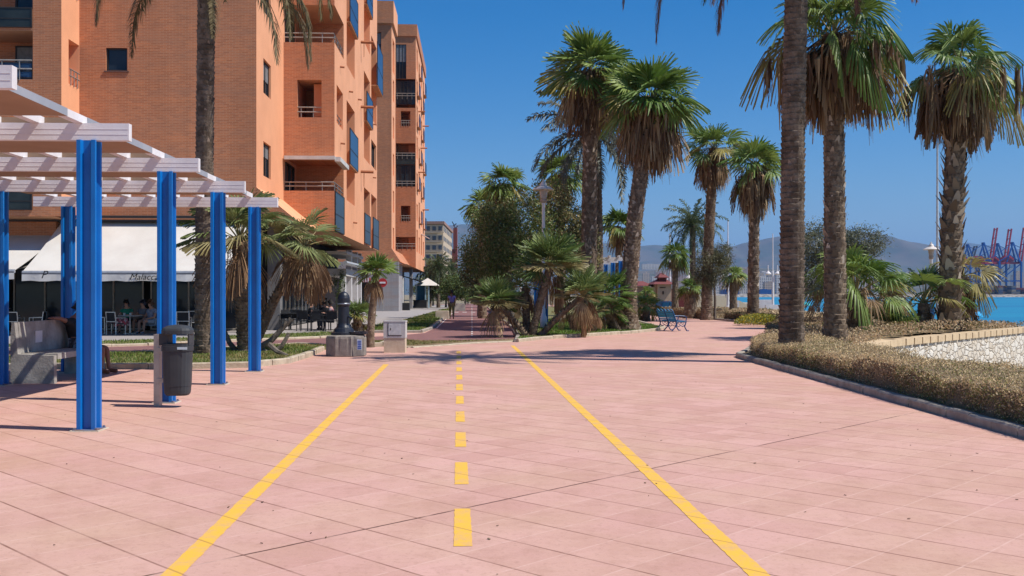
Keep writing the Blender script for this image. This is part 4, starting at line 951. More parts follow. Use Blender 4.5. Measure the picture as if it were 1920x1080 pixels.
def glasspanel(root, kind, c, ua, ub, za, zb, out, m, name='balcony_glass'):
    mb = MB(True)
    def bx(u0, u1, z0, z1, d0, d1, mb_):
        if kind == 'front': mb_.box(u0, u1, c + d0, c + d1, z0, z1)
        else: mb_.box(c - d1, c - d0, u0, u1, z0, z1)
    bx(ua, ub, za, zb, -out - .03, -out, mb); o = mb.build(name, m, root)
    fb = MB(True)
    for z_ in (za, zb - .05, za + (zb - za) * .42): bx(ua - .02, ub + .02, z_, z_ + .04, -out - .045, -out + .01, fb)
    for u_ in (ua - .02, ub - .02): bx(u_, u_ + .04, za, zb, -out - .047, -out + .012, fb)
    fb.build('frame', M_FRAME, o)
    if out > .05:
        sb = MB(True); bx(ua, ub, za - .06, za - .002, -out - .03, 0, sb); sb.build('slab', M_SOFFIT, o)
    return o
bA = thing('apartment_building', 'near orange brick apartment building with corner balconies and cafe awnings at its foot', 'building', loc(-12, 45, 0))
wall = MB(True); rend = MB(True); TOP = 24.0; zB = 4.70
facade(wall, 'front', 40.2, -28, -17.38, zB, TOP, [(-27, -17.45, 5.70, 7.6, 2.0, True), (-27, -17.45, 10.15, 12.1, 2.0, True), (-27, -17.45, 12.95, 15.5, 2.0, True), (-27, -17.45, 17.5, 19.2, 2, True)])
facade(wall, 'front', 40.2, -17.38, -16.33, zB, TOP)
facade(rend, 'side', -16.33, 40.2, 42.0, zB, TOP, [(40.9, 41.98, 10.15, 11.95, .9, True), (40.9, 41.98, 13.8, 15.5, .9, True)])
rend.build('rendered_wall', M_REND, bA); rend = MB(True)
wall.box(-28, -17.3, 42.05, 42.3, 3.9, 4.69)
facade(wall, 'front', 42.0, -16.33, -9.03, zB, TOP, [(-15.24, -14.36, 10.92, 11.88, .16, False), (-15.24, -14.36, 14.5, 15.5, .16, False)])
sw = [(43.4, 45.0, 6.75, 8.25), (43.4, 45.0, 10.35, 11.85), (43.4, 45.0, 13.9, 15.4)]
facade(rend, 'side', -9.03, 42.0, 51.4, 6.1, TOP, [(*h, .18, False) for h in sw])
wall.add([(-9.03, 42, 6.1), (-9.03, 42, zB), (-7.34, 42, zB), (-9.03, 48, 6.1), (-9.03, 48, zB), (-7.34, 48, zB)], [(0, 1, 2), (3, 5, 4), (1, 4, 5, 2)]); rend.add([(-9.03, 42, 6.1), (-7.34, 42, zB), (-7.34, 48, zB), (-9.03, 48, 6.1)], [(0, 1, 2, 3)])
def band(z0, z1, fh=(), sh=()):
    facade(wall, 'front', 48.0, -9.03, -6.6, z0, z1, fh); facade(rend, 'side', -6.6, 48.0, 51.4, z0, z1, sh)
    wall.add([(-9.03, 48, z0), (-6.6, 48, z0), (-6.6, 51.4, z0), (-9.03, 51.4, z0)], [(0, 3, 2, 1)]); wall.add([(-9.03, 48, z1), (-6.6, 48, z1), (-6.6, 51.4, z1), (-9.03, 51.4, z1)], [(0, 1, 2, 3)])
facade(wall, 'front', 48.0, -9.03, -6.6, 4.64, 6.58)
wall.add([(-9.03, 48.12, 5.5), (-6.6, 48.12, 5.5), (-6.6, 51.4, 5.5), (-9.03, 51.4, 5.5)], [(0, 1, 2, 3)]); wall.add([(-9.03, 48.12, 4.64), (-6.62, 48.12, 4.64), (-6.62, 48.12, 6.58), (-9.03, 48.12, 6.58)], [(0, 3, 2, 1)])
wall.add([(-9.03, 48, 6.58), (-6.6, 48, 6.58), (-6.6, 48.12, 6.58), (-9.03, 48.12, 6.58)], [(0, 1, 2, 3)])
band(8.21, 12.7, [(-8.38, -7.22, 10.1, 11.9, 2.6, True)], [(48.75, 51.1, 10.0, 11.85, 1.1, True)])
facade(wall, 'front', 48.0, -9.03, -6.6, 12.701, 13.7); facade(rend, 'side', -6.6, 48.0, 51.4, 12.701, 13.7)
wall.add([(-9.03, 48.12, 12.71), (-6.72, 48.12, 12.71), (-6.72, 48.12, 13.7), (-9.03, 48.12, 13.7)], [(0, 3, 2, 1)]); wall.add([(-6.72, 48.12, 12.71), (-6.72, 51.4, 12.71), (-6.72, 51.4, 13.7), (-6.72, 48.12, 13.7)], [(0, 3, 2, 1)])
wall.add([(-9.03, 48, 13.7), (-6.6, 48, 13.7), (-6.6, 48.12, 13.7), (-9.03, 48.12, 13.7)], [(0, 1, 2, 3)]); wall.add([(-6.72, 48.12, 13.7), (-6.6, 48.12, 13.7), (-6.6, 51.4, 13.7), (-6.72, 51.4, 13.7)], [(0, 1, 2, 3)])
band(15.5, TOP, [(-8.38, -7.22, 17.5, 19.3, 2.6, True)], [(48.75, 51.1, 17.5, 19.3, .8, True)])
facade(wall, 'front', 51.4, -9.03, -6.6, 4.64, TOP)
side_holes = [(52.6, 56.2, 6.58, 11.85, 1.3, True), (52.6, 56.2, 13.7, 19.2, 1.3, True), (61.0, 64.5, 4.72, 8.17, 1.3, True), (61.0, 64.5, 9.97, 15.3, 1.3, True), (61.0, 64.5, 17.1, 22.5, 1.3, True), (65.4, 69.0, 4.66, 8.2, 1.0, True), (65.4, 68.8, 10.1, 11.8, .3, False), (65.4, 69.0, 13.2, 18.6, 1.3, True)]
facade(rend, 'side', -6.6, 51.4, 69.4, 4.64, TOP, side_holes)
wall.add([(-6.6, 69.4, 4.64), (-28, 69.4, 4.64), (-28, 69.4, TOP), (-6.6, 69.4, TOP)], [(0, 1, 2, 3)])
wall.add([(-28, 40.2, TOP), (-9.03, 40.2, TOP), (-6.6, 48, TOP), (-6.6, 69.4, TOP), (-28, 69.4, TOP)], [(0, 1, 2, 3, 4)])
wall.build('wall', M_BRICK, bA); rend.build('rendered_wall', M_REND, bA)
sf = MB(True)
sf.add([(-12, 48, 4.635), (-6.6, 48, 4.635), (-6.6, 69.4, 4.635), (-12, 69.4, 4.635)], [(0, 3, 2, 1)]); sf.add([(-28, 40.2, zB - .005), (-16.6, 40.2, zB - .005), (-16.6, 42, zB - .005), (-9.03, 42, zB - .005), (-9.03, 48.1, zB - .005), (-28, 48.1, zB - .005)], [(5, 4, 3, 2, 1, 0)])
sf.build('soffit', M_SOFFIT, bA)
window(bA, 'front', 42.0, -15.24, -14.36, 10.92, 11.88, .13, 0); window(bA, 'front', 42.0, -15.24, -14.36, 14.5, 15.5, .13, 0)
for z_ in (10.92, 14.5): sl = MB(True); sl.box(-15.31, -14.29, 41.95, 42.12, z_ - .07, z_ - .003); sl.build('window_sill', mat('sill', (.16, .08, .06), .8), bA)
for k, (a, b_, c_, d_) in enumerate(sw): window(bA, 'side', -9.03, a, b_, c_, d_, .14, 1, (.4, .55, .3)[k])
window(bA, 'side', -6.6, 65.4, 68.8, 10.1, 11.8, .2, 1)
for (z0, z1) in ((10.15, 12.1), (5.7, 7.6), (12.95, 15.5)): window(bA, 'front', 42.0, -19.0, -18.0, z0, z1 - .15, .17, 0, .45, name='balcony_door'); 
for z_ in (12.95, 5.70): glasspanel(bA, 'front', 40.2, -27, -17.48, z_ - .75, z_ + .05, .02, M_SMOKE)
railing(bA, 'front', 40.2, -27, -17.48, 10.15, .75, 14); glasspanel(bA, 'front', 40.2, -18.8, -17.49, 10.2, 10.85, -.08, M_BGLASS)
railing(bA, 'side', -16.33, 40.95, 41.95, 10.15, .6, 3); railing(bA, 'side', -16.33, 40.95, 41.95, 13.8, .6, 3)
# corner balconies
for z_ in (6.58, 13.7):
    h = .42 if z_ < 10 else .45
    railing(bA, 'front', 48.0, -8.98, -6.65, z_, h, 3, .05); railing(bA, 'side', -6.6, 48.05, 51.35, z_, h, 3, .05)
railing(bA, 'front', 48.0, -8.38, -7.22, 10.1, .5, 2, .1); railing(bA, 'side', -6.6, 48.8, 51.1, 10.0, .5, 2, .1); railing(bA, 'front', 48.0, -8.38, -7.22, 17.5, .5, 2, .1)
aw = MB(True); aw.box(-8.95, -6.55, 47.72, 47.98, 8.05, 8.22); aw.box(-6.58, -6.30, 47.9, 51.2, 7.98, 8.20); aw.build('rolled_awning', M_WHITED, bA)
for z0, z1 in ((6.62, 8.0), (13.72, 15.4)): window(bA, 'side', -9.03, 48.4, 50.6, z0 - .9, z1, -.02, 1, name='balcony_door')
glasspanel(bA, 'side', -6.6, 48.05, 51.35, 4.66, 6.58, .01, M_SMOKE)
for (b0, b1, za, zb, out, mm) in ((52.6, 56.2, 8.48, 10.39, .16, M_BGLASS), (52.6, 56.2, 16.0, 17.95, .16, M_BGLASS), (61.0, 64.5, 12.25, 14.05, .16, M_BGLASS), (61.0, 64.5, 19.4, 21.2, .16, M_BGLASS), (65.4, 69.3, 15.35, 18.2, .38, M_BGLASS), (61.0, 64.4, 4.74, 6.6, .03, M_SMOKE), (65.5, 69.3, 4.66, 6.7, .10, M_SMOKE)):
    glasspanel(bA, 'side', -6.6, b0, b1, za, zb, out, mm)
for (b0, b1, z0, z1) in ((52.8, 56.0, 6.62, 8.4), (61.2, 64.3, 10.0, 12.2), (52.8, 56, 13.75, 15.9), (61.2, 64.3, 6.7, 8.1), (65.6, 68.8, 6.8, 8.1)): window(bA, 'side', -6.6, b0, b1, z0, z1, 1.2, 1, .3, name='balcony_door')
M_SPOUT = mat('terracotta_pipe', (.38, .14, .06), .7)
for (b_, z_) in ((59.3, 16.6), (59.3, 12.75), (59.3, 8.9), (50.0, 13.0), (50.2, 9.2), (53.6, 12.5), (57.8, 12.9), (66.8, 13.0), (66.5, 9.4), (55.5, 5.6)):
    big = abs(b_ - 59.3) < .1; mb = MB(True); L_ = .75 if big else .22; mb.tube([(-6.65, b_, z_), (-6.6 + L_, b_, z_ - .03)], .09 if big else .05, 6)
    if big: mb.tube([(-6.6 + L_ * .25, b_, z_ - .05), (-6.6 + L_ * .25, b_, z_ - .9)], .018, 4)
    mb.build('drain_spout', M_SPOUT, bA)
# ground floor: shop fronts
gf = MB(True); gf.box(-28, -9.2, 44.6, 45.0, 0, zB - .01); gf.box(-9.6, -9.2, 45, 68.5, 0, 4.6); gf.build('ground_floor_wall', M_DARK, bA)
for (a0, a1, n_) in ((-27.5, -20.3, 5), (-20.0, -17.3, 1), (-17.0, -14.4, 1), (-14.1, -11.6, 2), (-11.4, -9.3, 1)): window(bA, 'front', 43.9, a0, a1, .05, 3.1, .3, n_, name='shop_window', fm=mat('shop_frame', (.40, .36, .30), .6))
for (b0, b1, n_) in ((45.6, 51, 4), (51.3, 57, 4), (57.3, 62.3, 4)): window(bA, 'side', -9.0, b0, b1, .05, 3.3, .15, n_, name='shop_window', fm=mat('shop_frame_dark', (.12, .11, .10), .6))
lt = MB(True); lt.box(-28, -9.05, 41.7, 42.5, 4.62, 4.695); lt.box(-28, -9.05, 41.62, 41.70, 4.76, 4.86); lt.build('lintel', M_FRAME, bA)
cm = MB(True); cm.box(-9.1, -8.55, 44.6, 45.2, 0, 4.63); cm.box(-9.3, -8.95, 41.85, 42.4, 0, 4.63); cm.build('column', mat('column_stone', (.20, .19, .185), .8), bA)
pt = thing('portico', 'white entrance porch with square pillars at the far end of the near brick building', 'porch', loc(-7.8, 64, 0))
mb = MB(True)
for b_ in (60.2, 63.2, 66.4, 68.6): mb = MB(True); mb.box(-7.95, -7.6, b_ - .2, b_ + .2, 0, 4.4 if b_ > 62 else 2.7); mb.build('pillar', M_WHITE, pt)
mb = MB(True); mb.box(-9.1, -7.55, 60, 68.8, 2.72, 3.15); mb.box(-9.1, -7.5, 59.9, 68.9, 4.02, 4.2); mb.build('beam', M_WHITED, pt)
mb = MB(True); mb.tube([(-7.3, 57.5, 3.42), (-7.2, 69, 3.42)], .13, 8); mb.build('roller_tube', mat('tube_grey', (.42, .43, .45), .4), pt)
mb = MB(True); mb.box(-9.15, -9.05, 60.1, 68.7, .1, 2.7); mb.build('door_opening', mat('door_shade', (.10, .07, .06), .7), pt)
leafy_tree('climbing green plant beside the white porch pillars', loc(-7.9, 59.6, 0), 2.6, [(0, 0, 1.9, .32, .6, 1.3)], 1500, .05, [(.06, .10, .02), (.11, .15, .04)], name='climbing_plant', trunk_r=.03, cat='plant')

# awnings of the cafe ---------------------------------------------
def awning(label, a0, a1, b_back, zb_, b_front, zf, text=None, tx=None, sag=.0):
    t_ = thing('awning', label, 'awning', loc((a0 + a1) / 2, b_back, zb_)); mb = MB(True); n = 10
    for i in range(n):
        f0, f1 = i / n, (i + 1) / n
        for s0, s1 in ((0, 1),):
            P = [(a0, b_back + (b_front - b_back) * f0, zb_ + (zf - zb_) * f0 - sag * math.sin(f0 * 3.14)), (a1, b_back + (b_front - b_back) * f0, zb_ + (zf - zb_) * f0 - sag * math.sin(f0 * 3.14)),
                 (a1, b_back + (b_front - b_back) * f1, zb_ + (zf - zb_) * f1 - sag * math.sin(f1 * 3.14)), (a0, b_back + (b_front - b_back) * f1, zb_ + (zf - zb_) * f1 - sag * math.sin(f1 * 3.14))]
            mb.add(P + [(x, y, z - .012) for x, y, z in P], [(0, 3, 2, 1), (4, 5, 6, 7), (0, 1, 5, 4), (2, 3, 7, 6), (1, 2, 6, 5), (3, 0, 4, 7)])
    mb.build('canvas', M_CANVAS, t_)
    mb = MB(True); mb.tube([(a0, b_front, zf - .04), (a1, b_front, zf - .04)], .075, 8); mb.build('front_bar', mat('awning_bar', (.30, .32, .36), .45), t_)
    mb = MB(True); m_ = 24
    for i in range(m_):
        u0, u1 = a0 + (a1 - a0) * i / m_, a0 + (a1 - a0) * (i + 1) / m_; w0, w1 = (.02 * math.sin(i * 1.9), .02 * math.sin((i + 1) * 1.9))
        mb.add([(u0, b_front - .06, zf - .1), (u1, b_front - .06, zf - .1), (u1, b_front - .07 + w1, zf - .36 + w1), (u0, b_front - .07 + w0, zf - .36 + w0), (u0, b_front - .05, zf - .1), (u1, b_front - .05, zf - .1), (u1, b_front - .06 + w1, zf - .36 + w1), (u0, b_front - .06 + w0, zf - .36 + w0)], [(3, 2, 1, 0), (4, 5, 6, 7), (2, 3, 7, 6)])
    va = mb.build('valance', M_VAL, t_)
    for k, (tt, ta, sz) in enumerate(text or []): txt(tt, loc(ta, b_front - .105, zf - .31), sz, va, M_TEXT, shear=.35)
    mb = MB(True); mb.bar((a0 + .15, b_back, zb_ - 1.0), (a0 + .15, b_front + .1, zf), .04); mb.bar((a1 - .15, b_back, zb_ - 1.0), (a1 - .15, b_front + .1, zf), .04); mb.build('arm', M_RAIL, t_)
    return t_
def txt(s_, p, size, parent, m, shear=0.0, rot=(R(90), 0, TH), ext=.002, sx=1.0, name='lettering'):
    cu = bpy.data.curves.new('t', 'FONT'); cu.body = s_; cu.size = size; cu.shear = shear; cu.extrude = ext; cu.resolution_u = 3
    o = bpy.data.objects.new('t', cu); me = bpy.data.meshes.new_from_object(o); bpy.data.objects.remove(o)
    q = bpy.data.objects.new(name, me); COL.objects.link(q); me.materials.clear(); me.materials.append(m)
    me.transform(Matrix.Diagonal((sx, 1, 1, 1))); me.transform(Euler(rot).to_matrix().to_4x4())
    base = parent
    while base.parent: base = base.parent
    me.transform(Matrix.Translation(Vector(p) - base.location)); q.parent = parent; return q
zf = EYE + (HY - 510) * 38.4 / FPX
awning('wide cream cafe awning whose flap carries handwritten lettering', -17.05, -9.3, 42.0, 4.60, 38.4, zf, [('Malacca', X(246, 38.4) + TH * 38.4 + .16, .34), ('R', X(296, 38.4) + TH * 38.4 + .12, .34)], sag=.06)
awning('cream cafe awning at the left edge with one dark letter on its flap', -27.5, -17.25, 42.0, 4.05, 38.2, zf + .05, [('P', X(83, 38.2) + TH * 38.2 + .22, .42)], sag=.08)

# second building --------------------------------------------------
rend = MB(True)
bC = thing('apartment_building', 'farther orange brick apartment building with grey stone base beyond the gap', 'building', loc(-12, 100, 0))
wall = MB(True)
facade(wall, 'front', 95.0, -22, -7.66, 4.7, 27.4, [(-11.2, -8.65, 23.9, 26.6, .3, False)])
slots = [(96.6, 98.2, z, z + 2.1, .5, True) for z in (6.0, 9.6, 13.2, 16.8, 20.4)] + [(96.2, 98.6, 23.2, 26.4, .5, True)]
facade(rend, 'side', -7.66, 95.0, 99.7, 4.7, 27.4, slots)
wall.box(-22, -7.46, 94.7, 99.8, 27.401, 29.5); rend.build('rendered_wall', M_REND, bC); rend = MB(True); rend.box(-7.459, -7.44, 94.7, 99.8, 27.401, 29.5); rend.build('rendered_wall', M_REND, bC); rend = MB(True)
wall.add([(-7.66, 95, 6.0), (-7.66, 95, 4.7), (-6.8, 95, 4.7), (-7.66, 110, 6.0), (-7.66, 110, 4.7), (-6.8, 110, 4.7)], [(0, 1, 2), (0, 2, 5, 3), (3, 5, 4), (1, 4, 5, 2)])
facade(wall, 'side', -8.6, 99.7, 110, 4.7, 27.4)
dh = [(-8.40, -7.25, 25.4, 29.2, .3, False), (-8.4, -6.25, 22.2, 25.399, 1.8, True), (-7.85, -6.80, 20.2, 21.85, 2.2, True), (-8.4, -6.25, 13.5, 18.3, 1.8, True), (-7.85, -6.80, 9.7, 11.4, 2.2, True), (-8.4, -6.25, 6.6, 7.95, 1.8, True)]
facade(wall, 'front', 110.0, -8.6, -6.2, 4.5, 30.1, dh)
wall.box(-22, -6.05, 109.85, 131.2, 30.101, 31.4)
sh_ = []
for i, b_ in enumerate((111.5, 116, 121, 126)):
    for z in (6.4, 9.9, 13.4, 16.9, 20.4, 23.9, 26.9): sh_.append((b_, b_ + 2.4, z, z + (1.9 if (i + int(z)) % 2 else 2.5), .9, True))
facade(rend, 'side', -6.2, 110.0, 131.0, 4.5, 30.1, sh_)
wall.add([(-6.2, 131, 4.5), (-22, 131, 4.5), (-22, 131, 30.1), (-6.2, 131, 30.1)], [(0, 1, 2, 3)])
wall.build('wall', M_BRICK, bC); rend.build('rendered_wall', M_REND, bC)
mb = MB(True); mb.add([(-22, 95, 4.49), (-6.2, 95, 4.49), (-6.2, 131, 4.49), (-22, 131, 4.49)], [(0, 3, 2, 1)]); mb.build('soffit', M_SOFFIT, bC)
mb = MB(True); mb.box(-16.9, -6.95, 94.6, 99.5, 0, 4.69); mb.build('stone_base', M_STONEW, bC); mb = MB(True); mb.box(-6.95, -6.6, 110.5, 111.2, 0, 4.45); mb.build('column', M_STONEW, bC)
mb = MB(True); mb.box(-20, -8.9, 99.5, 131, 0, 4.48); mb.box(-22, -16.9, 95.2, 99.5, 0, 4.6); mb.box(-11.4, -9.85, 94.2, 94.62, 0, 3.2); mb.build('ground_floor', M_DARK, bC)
window(bC, 'front', 95.0, -11.2, -8.65, 23.9, 26.6, .25, 3, .4)
window(bC, 'front', 110.0, -8.4, -7.25, 25.4, 29.2, .1, 2, .5); window(bC, 'front', 110.0, -8.4, -6.25, 22.6, 25.2, .2, 4); window(bC, 'front', 110.0, -8.4, -6.25, 13.6, 15.9, .2, 3)
for a_, b_, z_ in ((-8.4, -6.25, 23.2), (-8.4, -6.25, 16.6), (-8.4, -6.25, 13.5), (-8.4, -6.25, 6.6), (-7.85, -6.8, 20.2), (-7.85, -6.8, 9.7)): railing(bC, 'front', 110.0, a_, b_, z_, .6, 4, -.02)
glasspanel(bC, 'front', 110.0, -8.4, -6.25, 15.95, 17.2, -.05, M_SMOKE)
for i, b_ in enumerate((111.5, 116, 121, 126)):
    for z in (13.4, 20.4, 23.9) if i % 2 == 0 else (9.9, 16.9, 26.9): glasspanel(bC, 'side', -6.2, b_, b_ + 2.4, z, z + 1.4, .3, M_BGLASS)
for b_, z_ in ((114.9, 22.7), (114.9, 15.7), (119.8, 19.2), (124.8, 22.7), (124.8, 12.2)):
    mb = MB(True); mb.tube([(-6.25, b_, z_), (-5.4, b_, z_)], .09, 5); mb.build('drain_spout', M_SPOUT, bC)
wd = MB(True); wd.obox((-5.9, 122, 8.8), (1.6, 1.6, .08), (0, .5, 0)); wd.build('small_awning', M_WHITE, bC)

# apartment block far away -----------------------------------------
def winmat(name, c):
    """distant facade: rows of windows as a surface pattern"""
    m, t, p = newmat(name); g = N(t, 'ShaderNodeNewGeometry').outputs['Position']; s = N(t, 'ShaderNodeSeparateXYZ'); t.links.new(g, s.inputs[0])
    def fr(q, per): return math_(t, 'FRACT', math_(t, 'DIVIDE', q, per))
    u = math_(t, 'ADD', s.outputs[0], s.outputs[1]); a = fr(u, 4.2); b_ = fr(s.outputs[2], 3.3)
    k = math_(t, 'MULTIPLY', math_(t, 'GREATER_THAN', a, .42), math_(t, 'GREATER_THAN', b_, .5))
    t.links.new(mixc(t, k, c, (.13, .13, .15)), p.inputs['Base Color']); p.inputs['Roughness'].default_value = .8; return m
def block(name, label, p, w, d, h, nfl, ncol, m, group=None, side=True, cat='building'):
    t_ = thing(name, label, cat, p, group); x, y, z = p; mb = MB(); mb.box(x - w / 2, x + w / 2, y, y + d, z - 2, z + h); mb.box(x - w * .2, x + w * .15, y + d * .3, y + d * .7, z + h, z + h + h * .07); mb.build('wall', m, t_)
    fh = h / nfl; M_FW = mat('far_window', (.10, .11, .13), .4)
    for i in range(nfl if side else 0):
        for j in range(ncol):
            cx = x - w / 2 + w * (j + .5) / ncol; wb = MB(); wb.box(cx - w / ncol * .3, cx + w / ncol * .3, y - .12, y + .02, z + fh * (i + .35), z + fh * (i + .8)); wb.build('window', M_FW, t_)
        for j in range(6):
            cy = y + d * (j + .5) / 6; wb = MB(); wb.box(x + w / 2 - .06, x + w / 2 + .06, cy - d / 6 * .28, cy + d / 6 * .28, z + fh * (i + .35), z + fh * (i + .8)); wb.build('window', M_FW, t_)
    sb = MB()
    for i in range(nfl if side else 0): sb = MB(); sb.box(x - w / 2 - .25, x + w / 2 + .25, y - .5, y - .122, z + fh * (i + .14), z + fh * (i + .2)); sb.build('balcony_slab', m, t_)
    return t_
fb = block('apartment_building', 'distant pale yellow apartment block in front of the blue hill', (X(814, 250), 250, 0), 4.6, 36, 19.2, 8, 3, mat('pale_render', (.58, .46, .33), .85))
mb = MB(); x_ = X(814, 250); mb.box(x_ - 2.6, x_ + 2.6, 249.5, 287, 19.3, 20.0); mb.build('cornice', mat('pale_render_top', (.34, .20, .16), .85), fb)
ch = thing('chimney', 'slim dark red brick chimney with a sculpture on top beyond the trees', 'chimney', (X(853, 300), 300, 0)); cx_ = X(854, 300)
mb = MB(); mb.box(cx_ - 1.7, cx_ + .6, 299, 301, 0, 15.2); mb.box(cx_ - .6, cx_ + .55, 298.8, 301.2, 15.2, 21.6); mb.build('shaft', M_CHIM, ch)
mb = MB(); mb.tube([(cx_, 300, 21.6), (cx_ - .6, 300, 22.4), (cx_ + .3, 300, 23.0)], .16, 5); mb.tube([(cx_, 300, 21.6), (cx_ + .7, 300, 22.3)], .13, 5); mb.tube([(cx_ - .3, 300, 22.3), (cx_ - 1.0, 300, 23.6)], .14, 5); mb.build('sculpture', M_BLACK, ch)
mb = MB(); mb.box(X(859, 285), X(870, 285), 280, 284, 0, 4.4); hr = MB(); hr.prism([(X(857, 280), 279), (X(873, 280), 279), (X(873, 280), 285), (X(857, 280), 285)], 4.4, 5.6)
hh_ = thing('house', 'small dark red roof beside the foot of the chimney', 'house', (X(864, 282), 282, 0)); mb.build('wall', M_CREAM, hh_); hr.build('roof', M_REDROOF, hh_)

# red-roofed house -------------------------------------------------
D = 104; k = D / FPX
def hx(px): return X(px, D)
def hz_(y): return EYE + (HY - y) * k
h = thing('house', 'cream and red house with a dark red tiled roof beyond the blue bench', 'house', (hx(1245), D, 0))
mb = MB(); mb.box(hx(1233), hx(1259), D, D + 5, .9, hz_(533)); mb.box(hx(1197), hx(1226), D + 3, D + 7, 0, hz_(537)); mb.build('wall', M_CREAM, h)
mb = MB(); mb.box(hx(1232.6), hx(1259.4), D - .03, D + 5.03, 0, .9); mb.box(hx(1262), hx(1290), D + 1.5, D + 6, 0, hz_(541)); mb.build('red_wall', M_REDW, h)
def roof(mb, x0, x1, y0, y1, z0, z1, o=.4):
    xm, ym = (x0 + x1) / 2, (y0 + y1) / 2
    mb.add([(x0 - o, y0 - o, z0), (x1 + o, y0 - o, z0), (x1 + o, y1 + o, z0), (x0 - o, y1 + o, z0), (x0 + (x1 - x0) * .3, ym, z1), (x1 - (x1 - x0) * .3, ym, z1)], [(0, 3, 2, 1), (0, 1, 5, 4), (2, 3, 4, 5), (1, 2, 5), (3, 0, 4)])
mb = MB(); roof(mb, hx(1231), hx(1260), D, D + 5, hz_(533), hz_(522)); roof(mb, hx(1240), hx(1254), D + 1, D + 4, hz_(520), hz_(511), .2); roof(mb, hx(1200), hx(1226), D + 3, D + 7, hz_(536), hz_(526)); mb.box(hx(1241), hx(1253), D + 1.5, D + 3.5, hz_(526), hz_(519)); mb.build('roof', M_REDROOF, h)
mb = MB(); mb.box(hx(1242), hx(1244.4), D - .06, D - .01, hz_(552), hz_(546)); mb.box(hx(1237), hx(1248), D - .06, D - .01, hz_(540), hz_(538.5)); mb.build('window', M_DARK, h)
for px_ in (1222, 1226, 1230): mb = MB(); mb.tube([(hx(px_), D + .6, 0), (hx(px_), D + .6, hz_(538))], .12, 6); mb.build('column', M_CREAM, h)
mb = MB(); mb.box(hx(1220), hx(1233), D + 3, D + 3.5, 0, hz_(538)); mb.build('porch_wall', M_DARK, h)

# ================================================================ PERGOLAS
def post_poly(cx, cy, w=.215):
    h_ = w / 2; pr = [(-h_, 0), (-.062, 0), (-.046, .055), (.046, .055), (.062, 0)]
    out = []
    for k_ in range(4):
        c_, s_ = [(1, 0), (0, 1), (-1, 0), (0, -1)][k_]
        for u, v_ in pr: x, y = u, -h_ + v_; out.append((cx + x * c_ - y * s_, cy + x * s_ + y * c_))
    return out
def pergola(label, a_right, a_left, b0, nb, zt=3.41, pr=-.478, pl=.69, panels=True, step=2.97):
    t_ = thing('pergola', label, 'pergola', loc((a_right + a_left) / 2, b0 + step * 2, 0))
    for i in range(nb):
        b_ = b0 + i * step
        for a in (a_right + pr, a_left + pl):
            mb = MB(True); mb.prism(post_poly(a, b_ + .05), 0.0, zt - .002); po = mb.build('post', M_BLUE, t_)
            mb = MB(True); mb.box(a - .145, a + .145, b_ - .095, b_ + .195, .0125, .022)
            for u_ in (-.125, .125):
                for w_ in (-.075, .175): mb.box(a + u_ - .012, a + u_ + .012, b_ + w_ - .012, b_ + w_ + .012, .022, .04)
            mb.build('base_plate', mat('rusty_plate', (.10, .16, .28), .6, (.20, .11, .07), 9), po)
            mb = MB(True); mb.box(a - .17, a + .17, b_ - .12, b_ + .22, -.01, .012); mb.build('footing', M_CONCP, po)
        mb = MB(True); mb.box(a_left, a_right, b_, b_ + .10, zt, zt + .20)
        for zz in (zt + .065, zt + .128): mb.box(a_left + .01, a_right - .01, b_ - .003, b_, zz, zz + .006)
        mb.build('beam', M_WHITE, t_)
        for j in range(9):
            a = a_right - .535 - j * .5; mb = MB(True); mb.box(a - .10, a, b_ - .45, b_ + .14, zt + .201, zt + .29); mb.build('rafter', M_WHITE, t_)
        if panels and i < nb - 1:
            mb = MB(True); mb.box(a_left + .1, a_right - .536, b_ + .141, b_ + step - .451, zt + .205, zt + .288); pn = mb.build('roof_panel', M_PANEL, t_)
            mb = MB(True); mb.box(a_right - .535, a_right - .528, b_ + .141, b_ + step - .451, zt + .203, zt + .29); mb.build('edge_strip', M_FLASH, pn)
    return t_
pergola('white slatted pergola on fluted blue posts in the left foreground', -4.03, -9.0, 8.87, 5)
pergola('second blue and white pergola half hidden behind the palms of the grass bed', 8.5, 3.5, 53.5, 4, panels=False, pr=-.45, pl=.5)

# ================================================================ STREET FURNITURE
# concrete bench
a0, b0 = -8.25, 18.1
bn = thing('concrete_bench', 'grey concrete bench with a paper notice under the pergola', 'bench', loc(a0 + .4, b0 + 1.2, 0))
prof = [(0, 0), (.77, 0), (.76, .50), (.13, .53), (.07, 1.09), (.02, 1.09), (0, .80)]
for b_ in (b0, b0 + 2.35): mb = MB(True); mb.extr([(a0 + x, z) for x, z in prof], 'y', b_, b_ + .12); mb.build('side_panel', M_CONC, bn)
mb = MB(True); mb.box(a0 + .12, a0 + .785, b0 + .121, b0 + 2.349, .43, .535); mb.build('seat', M_CONC, bn)
mb = MB(True); mb.extr([(a0 + x, z) for x, z in ((.02, .40), (.125, .54), (.085, 1.10), (.005, 1.10))], 'y', b0 + .121, b0 + 2.349); mb.build('backrest', M_CONC, bn)
mb = MB(True); mb.box(a0 + .114, a0 + .117, b0 + .75, b0 + 1.05, .70, .92); mb.build('paper_notice', M_WHITE, bn)
